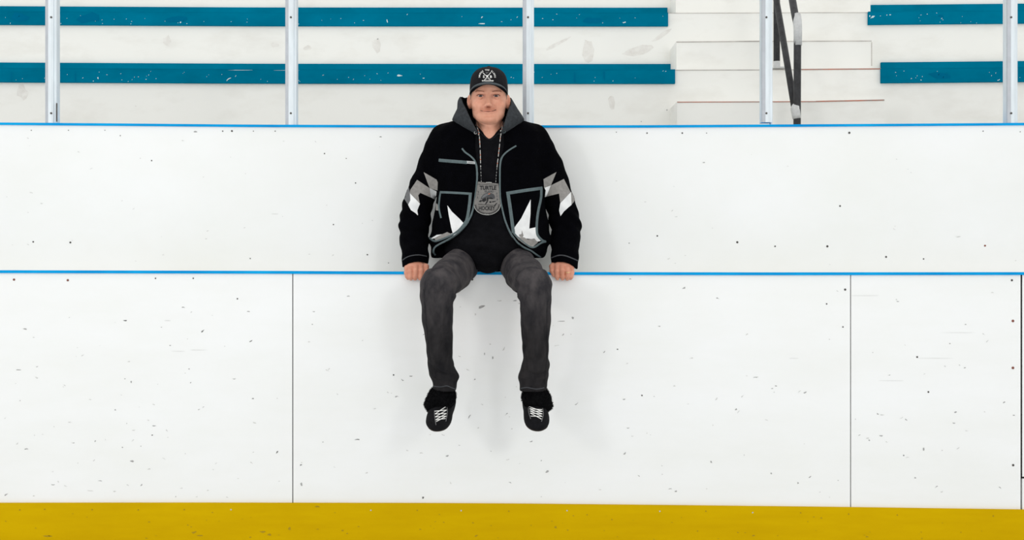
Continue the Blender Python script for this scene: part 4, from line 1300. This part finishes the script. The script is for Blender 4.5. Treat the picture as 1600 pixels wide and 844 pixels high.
# ---- shoes
def make_shoe(sgn, ankle, yaw, pitch, label):
    """sgn = -1 for the foot on the left of the picture; its outer side points to -x"""
    o = P(*ankle)
    cyw, syw = math.cos(yaw), math.sin(yaw); cp, sp = math.cos(pitch), math.sin(pitch)
    u = Vector((syw, -cyw * cp, -sp)).normalized()             # towards the toe
    lat = Vector((1, 0, 0)) - u * u.x; lat.normalize()
    wv = u.cross(lat); wv = wv if wv.z > 0 else -wv
    if wv.z < 0: wv = -wv
    root = empty('shoe', (0, 0, 0)); root.parent = person
    T = lambda a, b, c: o + u * a + lat * b * 1.0 + wv * c
    allc = [T(-.08, 0, -.10), T(.22, 0, -.10), T(-.08, 0, .05), T(.22, 0, .05)]
    lo = np.min([tuple(q) for q in allc], 0) - np.array([.085, .03, .03]); hi = np.max([tuple(q) for q in allc], 0) + np.array([.085, .03, .03])
    g = Grid(lo, hi, .0026)
    dx, dy, dz = g.X - o.x, g.Y - o.y, g.Z - o.z
    class L: pass
    l = L(); l.X = dx * u.x + dy * u.y + dz * u.z; l.Y = dx * lat.x + dy * lat.y + dz * lat.z; l.Z = dx * wv.x + dy * wv.y + dz * wv.z
    d = ell(l, (.118, 0.0, -.046), (.072, .0525, .036))
    d = smin(d, ell(l, (.02, 0, -.045), (.10, .047, .040)), .03)
    d = smin(d, cone(l, (-.02, 0, -.02), (.095, 0, -.036), .044, .034), .03)
    d = smax(d, -.072 - l.Z, .012)
    d = d + .0012 * noise3(g, 60, 2)
    v, q = nets(g, d, 1)
    up = link_mesh('upper', v.tolist(), q.tolist(), M['shoe'], root, True)
    d2 = smax(smax(d - .0022, l.Z + .062, .002), -.079 - l.Z, .003)
    v, q = nets(g, d2, 1)
    link_mesh('sole', v.tolist(), q.tolist(), M['sole'], root, True)
    fur = ell(l, (.012, sgn * .004, .008), (.066, .057, .042))
    fur = smin(fur, ell(l, (.048, sgn * .034, -.012), (.044, .038, .034)), .02)
    fur = smin(fur, ell(l, (.030, -sgn * .012, .004), (.034, .036, .026)), .02)
    fur = smin(fur, ell(l, (.062, 0, .006), (.034, .046, .030)), .02)
    fur = fur + .0035 * noise3(g, 150, 4)
    v, q = nets(g, fur, 0)
    vv = v.tolist(); ff = q.tolist()
    ctr = v.mean(0)
    sel = rng.choice(len(v), min(2600, len(v)), replace=False)
    for i in sel:
        p = Vector(v[i]); nn = (p - Vector(ctr)).normalized() + Vector(rng.normal(0, .45, 3)); nn.normalize()
        s1 = nn.cross(Vector(rng.normal(0, 1, 3))).normalized() * .0011
        s2 = nn.cross(s1).normalized() * .0011
        b = len(vv); L_ = rng.uniform(.004, .009)
        vv += [tuple(p + s1), tuple(p - s1 + s2), tuple(p - s2), tuple(p + nn * L_)]
        ff += [[b, b + 1, b + 3], [b + 1, b + 2, b + 3], [b + 2, b, b + 3]]
    link_mesh('fur_cuff', vv, ff, M['fur'], root, False)
    return root, up


s1_, up1 = make_shoe(-1, (692.8, 619.5, -.235), math.radians(-7), math.radians(22), '')
s2_, up2 = make_shoe(1, (835.0, 619, -.235), math.radians(4), math.radians(22), '')
zs1 = lambda x, y: (660 + x / 10.55, 600 + y / 10.55)
zs2 = lambda x, y: (805 + x / 10.55, 600 + y / 10.55)
for (root, up, z, sA, sB, kk) in ((s1_, up1, zs1, [(200, 445), (203, 540), (225, 680)], [(400, 350), (408, 480), (385, 620)], 0), (s2_, up2, zs2, [(218, 345), (225, 470), (258, 580)], [(450, 405), (462, 510), (432, 625)], 1)):
    ub = bvh_of(up)
    for ss in (sA, sB): strips('eyelet_stay', [([z(*p) for p in ss], .8)], ub, M['threadgrey'], root, .0012)
    A = [(205, 455), (210, 500), (212, 550), (220, 595), (228, 625)] if kk == 0 else [(235, 380), (240, 415), (248, 450), (252, 485), (258, 535)]
    B = [(390, 375), (395, 435), (392, 490), (390, 535), (378, 575)] if kk == 0 else [(440, 430), (445, 460), (445, 500), (442, 540), (432, 585)]
    ln = []
    for i in range(len(A)):
        for j in (-1, 1, 0) if i in (0, 2, 4) else (-1, 1):
            if 0 <= i + j < len(B) and not (j == 0):
                a = z(*A[i]); b = z(*B[i + j]); ln.append(([a, ((a[0] + b[0]) / 2, (a[1] + b[1]) / 2), b], 1.1))
    strips('lace', ln, ub, M['thread'], root, .0018)

# gold ring
b = MB(); c = P(887.0, 426.0, -.0300)
b.tube([c + Vector((.0118 * math.cos(a), .0118 * math.sin(a), .001 * math.cos(a))) for a in np.linspace(0, 2 * math.pi, 25)], .0014, 8)
b.sphere(c + Vector((0.001, -.0125, 0)), (.003, .002, .0025), 8, 6)
b.build('ring', M['gold'], person, True)

# ================================================================== beaded medallion on its cord
med = empty('medallion', (0, 0, 0))
tag(med, 'grey beaded shield medallion with turtle design hanging on a bead cord over the man\'s chest', 'necklace')
hh = [hit(hb_, x, y, 0) for x, y in ((750, 290), (775, 290), (762, 310), (750, 325), (775, 325), (762, 334), (744, 312), (780, 312))]
MY = min(p.y for p in hh) - .004
class Plane:
    def ray_cast(s, o, d):
        t = (MY - o.y) / d.y
        return o + d * t, Vector((0, -1, 0)), 0, t
mp = Plane()
zm = lambda pts: [(740 + x / 14.06, 280 + y / 14.06) for x, y in pts]
outline = [(95, 55), (230, 70), (330, 85), (420, 85), (545, 100), (555, 160), (570, 400), (590, 500), (592, 560)] + \
    [(300 + 295 * math.cos(math.radians(a)), 560 + 232 * math.sin(math.radians(a))) for a in range(4, 177, 8)] + [(8, 560), (15, 480), (45, 380), (75, 180)]
def slab(name, poly, m, front, thick, parent):
    top = decal(name, [poly], mp, m, parent, front, 3)
    md = top.modifiers.new('thick', 'SOLIDIFY'); md.thickness = thick; md.offset = 0
    return top
slab('shield', zm(outline), M['beadwork'], .0, .006, med)
# bead rims
def beads(name, pts, r, mats, parent, sp, off):
    b = MB(); c = [np.array(p, float) for p in pts]
    acc = 0; last = None; k = 0
    dense = spline(c, 12)
    for p in dense:
        q = mp.ray_cast(EYE, (P(p[0], p[1], 0) - EYE).normalized())[0] + Vector((0, -off, 0))
        if last is None or (q - last).length >= sp:
            b.sphere(q, r, 7, 5, k % len(mats)); last = q; k += 1
    return b.build(name, mats, parent, True)
arc = lambda R1, R2, a0, a1, cy=560: zm([(300 + R1 * math.cos(math.radians(a)), cy + R2 * math.sin(math.radians(a))) for a in range(a0, a1, 10)])
beads('rim_beads', arc(288, 226, 2, 180), .0016, [M['beadsilver']], med, .0028, .004)
beads('rim_beads', arc(268, 208, 0, 182), .0014, [M['beadblack']], med, .0026, .004)
beads('rim_beads', arc(248, 188, 0, 182), .0013, [M['beadgrey']], med, .0026, .004)
beads('rim_beads', zm([(100, 112), (300, 122), (530, 135)]), .0013, [M['beadblack'], M['beadgrey']], med, .0026, .004)
beads('rim_beads', zm([(280, 76), (340, 74), (395, 78)]), .0018, [M['beadsilver']], med, .003, .005)
beads('rim_beads', zm([(250, 772), (290, 782), (330, 774)]), .0018, [M['beadsilver']], med, .003, .005)
decal('turtle', [zm([(150, 450), (175, 385), (230, 325), (300, 298), (380, 303), (440, 330), (466, 375), (470, 430), (430, 425), (385, 400), (315, 395), (240, 415)])], mp, M['beadgrey'], med, .0034, 2)
decal('turtle_shell', [zm([(175, 425), (200, 375), (245, 335), (305, 315), (350, 325), (290, 370), (230, 400)])], mp, M['patchdark'], med, .0038, 2)
decal('turtle_limb', [zm([(190, 440), (270, 405), (282, 470), (225, 505), (190, 485)]), zm([(318, 395), (330, 445), (312, 500), (272, 558), (248, 552), (290, 480), (285, 410)]), zm([(110, 492), (150, 460), (205, 470), (150, 505)]), zm([(345, 490), (385, 485), (390, 520), (350, 525)]),
                      zm([(400, 490), (470, 480), (505, 475), (470, 500), (410, 515)]), zm([(440, 590), (500, 525), (525, 525), (470, 590)]), zm([(320, 405), (385, 400), (450, 440), (400, 440), (330, 430)]), zm([(100, 545), (250, 560), (500, 575), (500, 582), (250, 570), (100, 556)])], mp, M['beadblack'], med, .0036, 2)
decal('turtle_mark', [zm([(320, 325), (345, 318), (372, 312), (350, 330), (330, 338)])], mp, M['beadorange'], med, .0042, 2)
def flat_text(name, txt, px, py, size, m, sx=1.0, vert=False, bold=.02):
    v, f = text_faces(txt, bold); V = []
    for (x, y) in v:
        V.append(mp.ray_cast(EYE, (P(px + x * size * sx, py - (y - .35) * size, 0) - EYE).normalized())[0] + Vector((0, -.0038, 0)))
    link_mesh(name, V, f, m, med)
flat_text('lettering', 'TURTLE', 762.6, 293.6, 8.3, M['beadblack'], .88, bold=.035)
flat_text('lettering', 'ISLAND', 764.3, 299.2, 4.4, M['beadgrey'], .95)
flat_text('lettering', 'HOCKEY', 760.6, 325.4, 9.0, M['beadblack'], .70, bold=.03)
for i, ch in enumerate('STE'): flat_text('lettering', ch, 747.4 - .5 * i, 300 + 4.3 * i, 4.0, M['beadgrey'])
for i, ch in enumerate('STB'): flat_text('lettering', ch, 776.4 + .3 * i, 302.5 + 4.6 * i, 4.0, M['beadgrey'])
# the cord around the neck: bead sequences
cbv = bvh_of(hoodie, hood)
def cord(pts):
    b = MB(); mats = [M['beadsilver'], M['beadblack'], M['beadorange'], M['beadgrey']]
    dense = spline([np.array(p, float) for p in pts], 60)
    last = None; k = 0
    seq = [0, 0, 0, 0, 2, 0, 0, 0, 2, 0, 0, 0, 1, 1]
    for p in dense:
        q = hit(cbv, p[0], p[1], .003)
        if p[1] > 262: q.y = min(q.y, MY + .002) if p[1] > 280 else q.y
        if last is None or (q - last).length >= .0042:
            low = p[1] > 262
            b.sphere(q, (.0022, .0022, .0026) if not low else (.0016, .0016, .0024), 7, 5, (3 if k % 3 else 0) if low else seq[k % len(seq)]); last = q; k += 1
    b.build('bead_cord', mats, med, True)
cord([(745.5, 199), (748, 206), (749.6, 220), (750.6, 240), (751.2, 262), (752.4, 288)])
cord([(786, 195), (783, 205), (781, 222), (778.8, 242), (776.5, 262), (774.3, 288)])
# back of the cord, behind the neck under the hood
b = MB(); zz0 = P(745.5, 199, 0).z
pts = spline([P(745.5, 199, -.03), (HX - .055, .03, zz0 + .035), (HX, .095, zz0 + .05), (HX + .06, .03, zz0 + .04), P(786, 195, -.03)], 10)
b.tube(pts, .002, 7); b.build('neck_cord', M['beadgrey'], med, True)
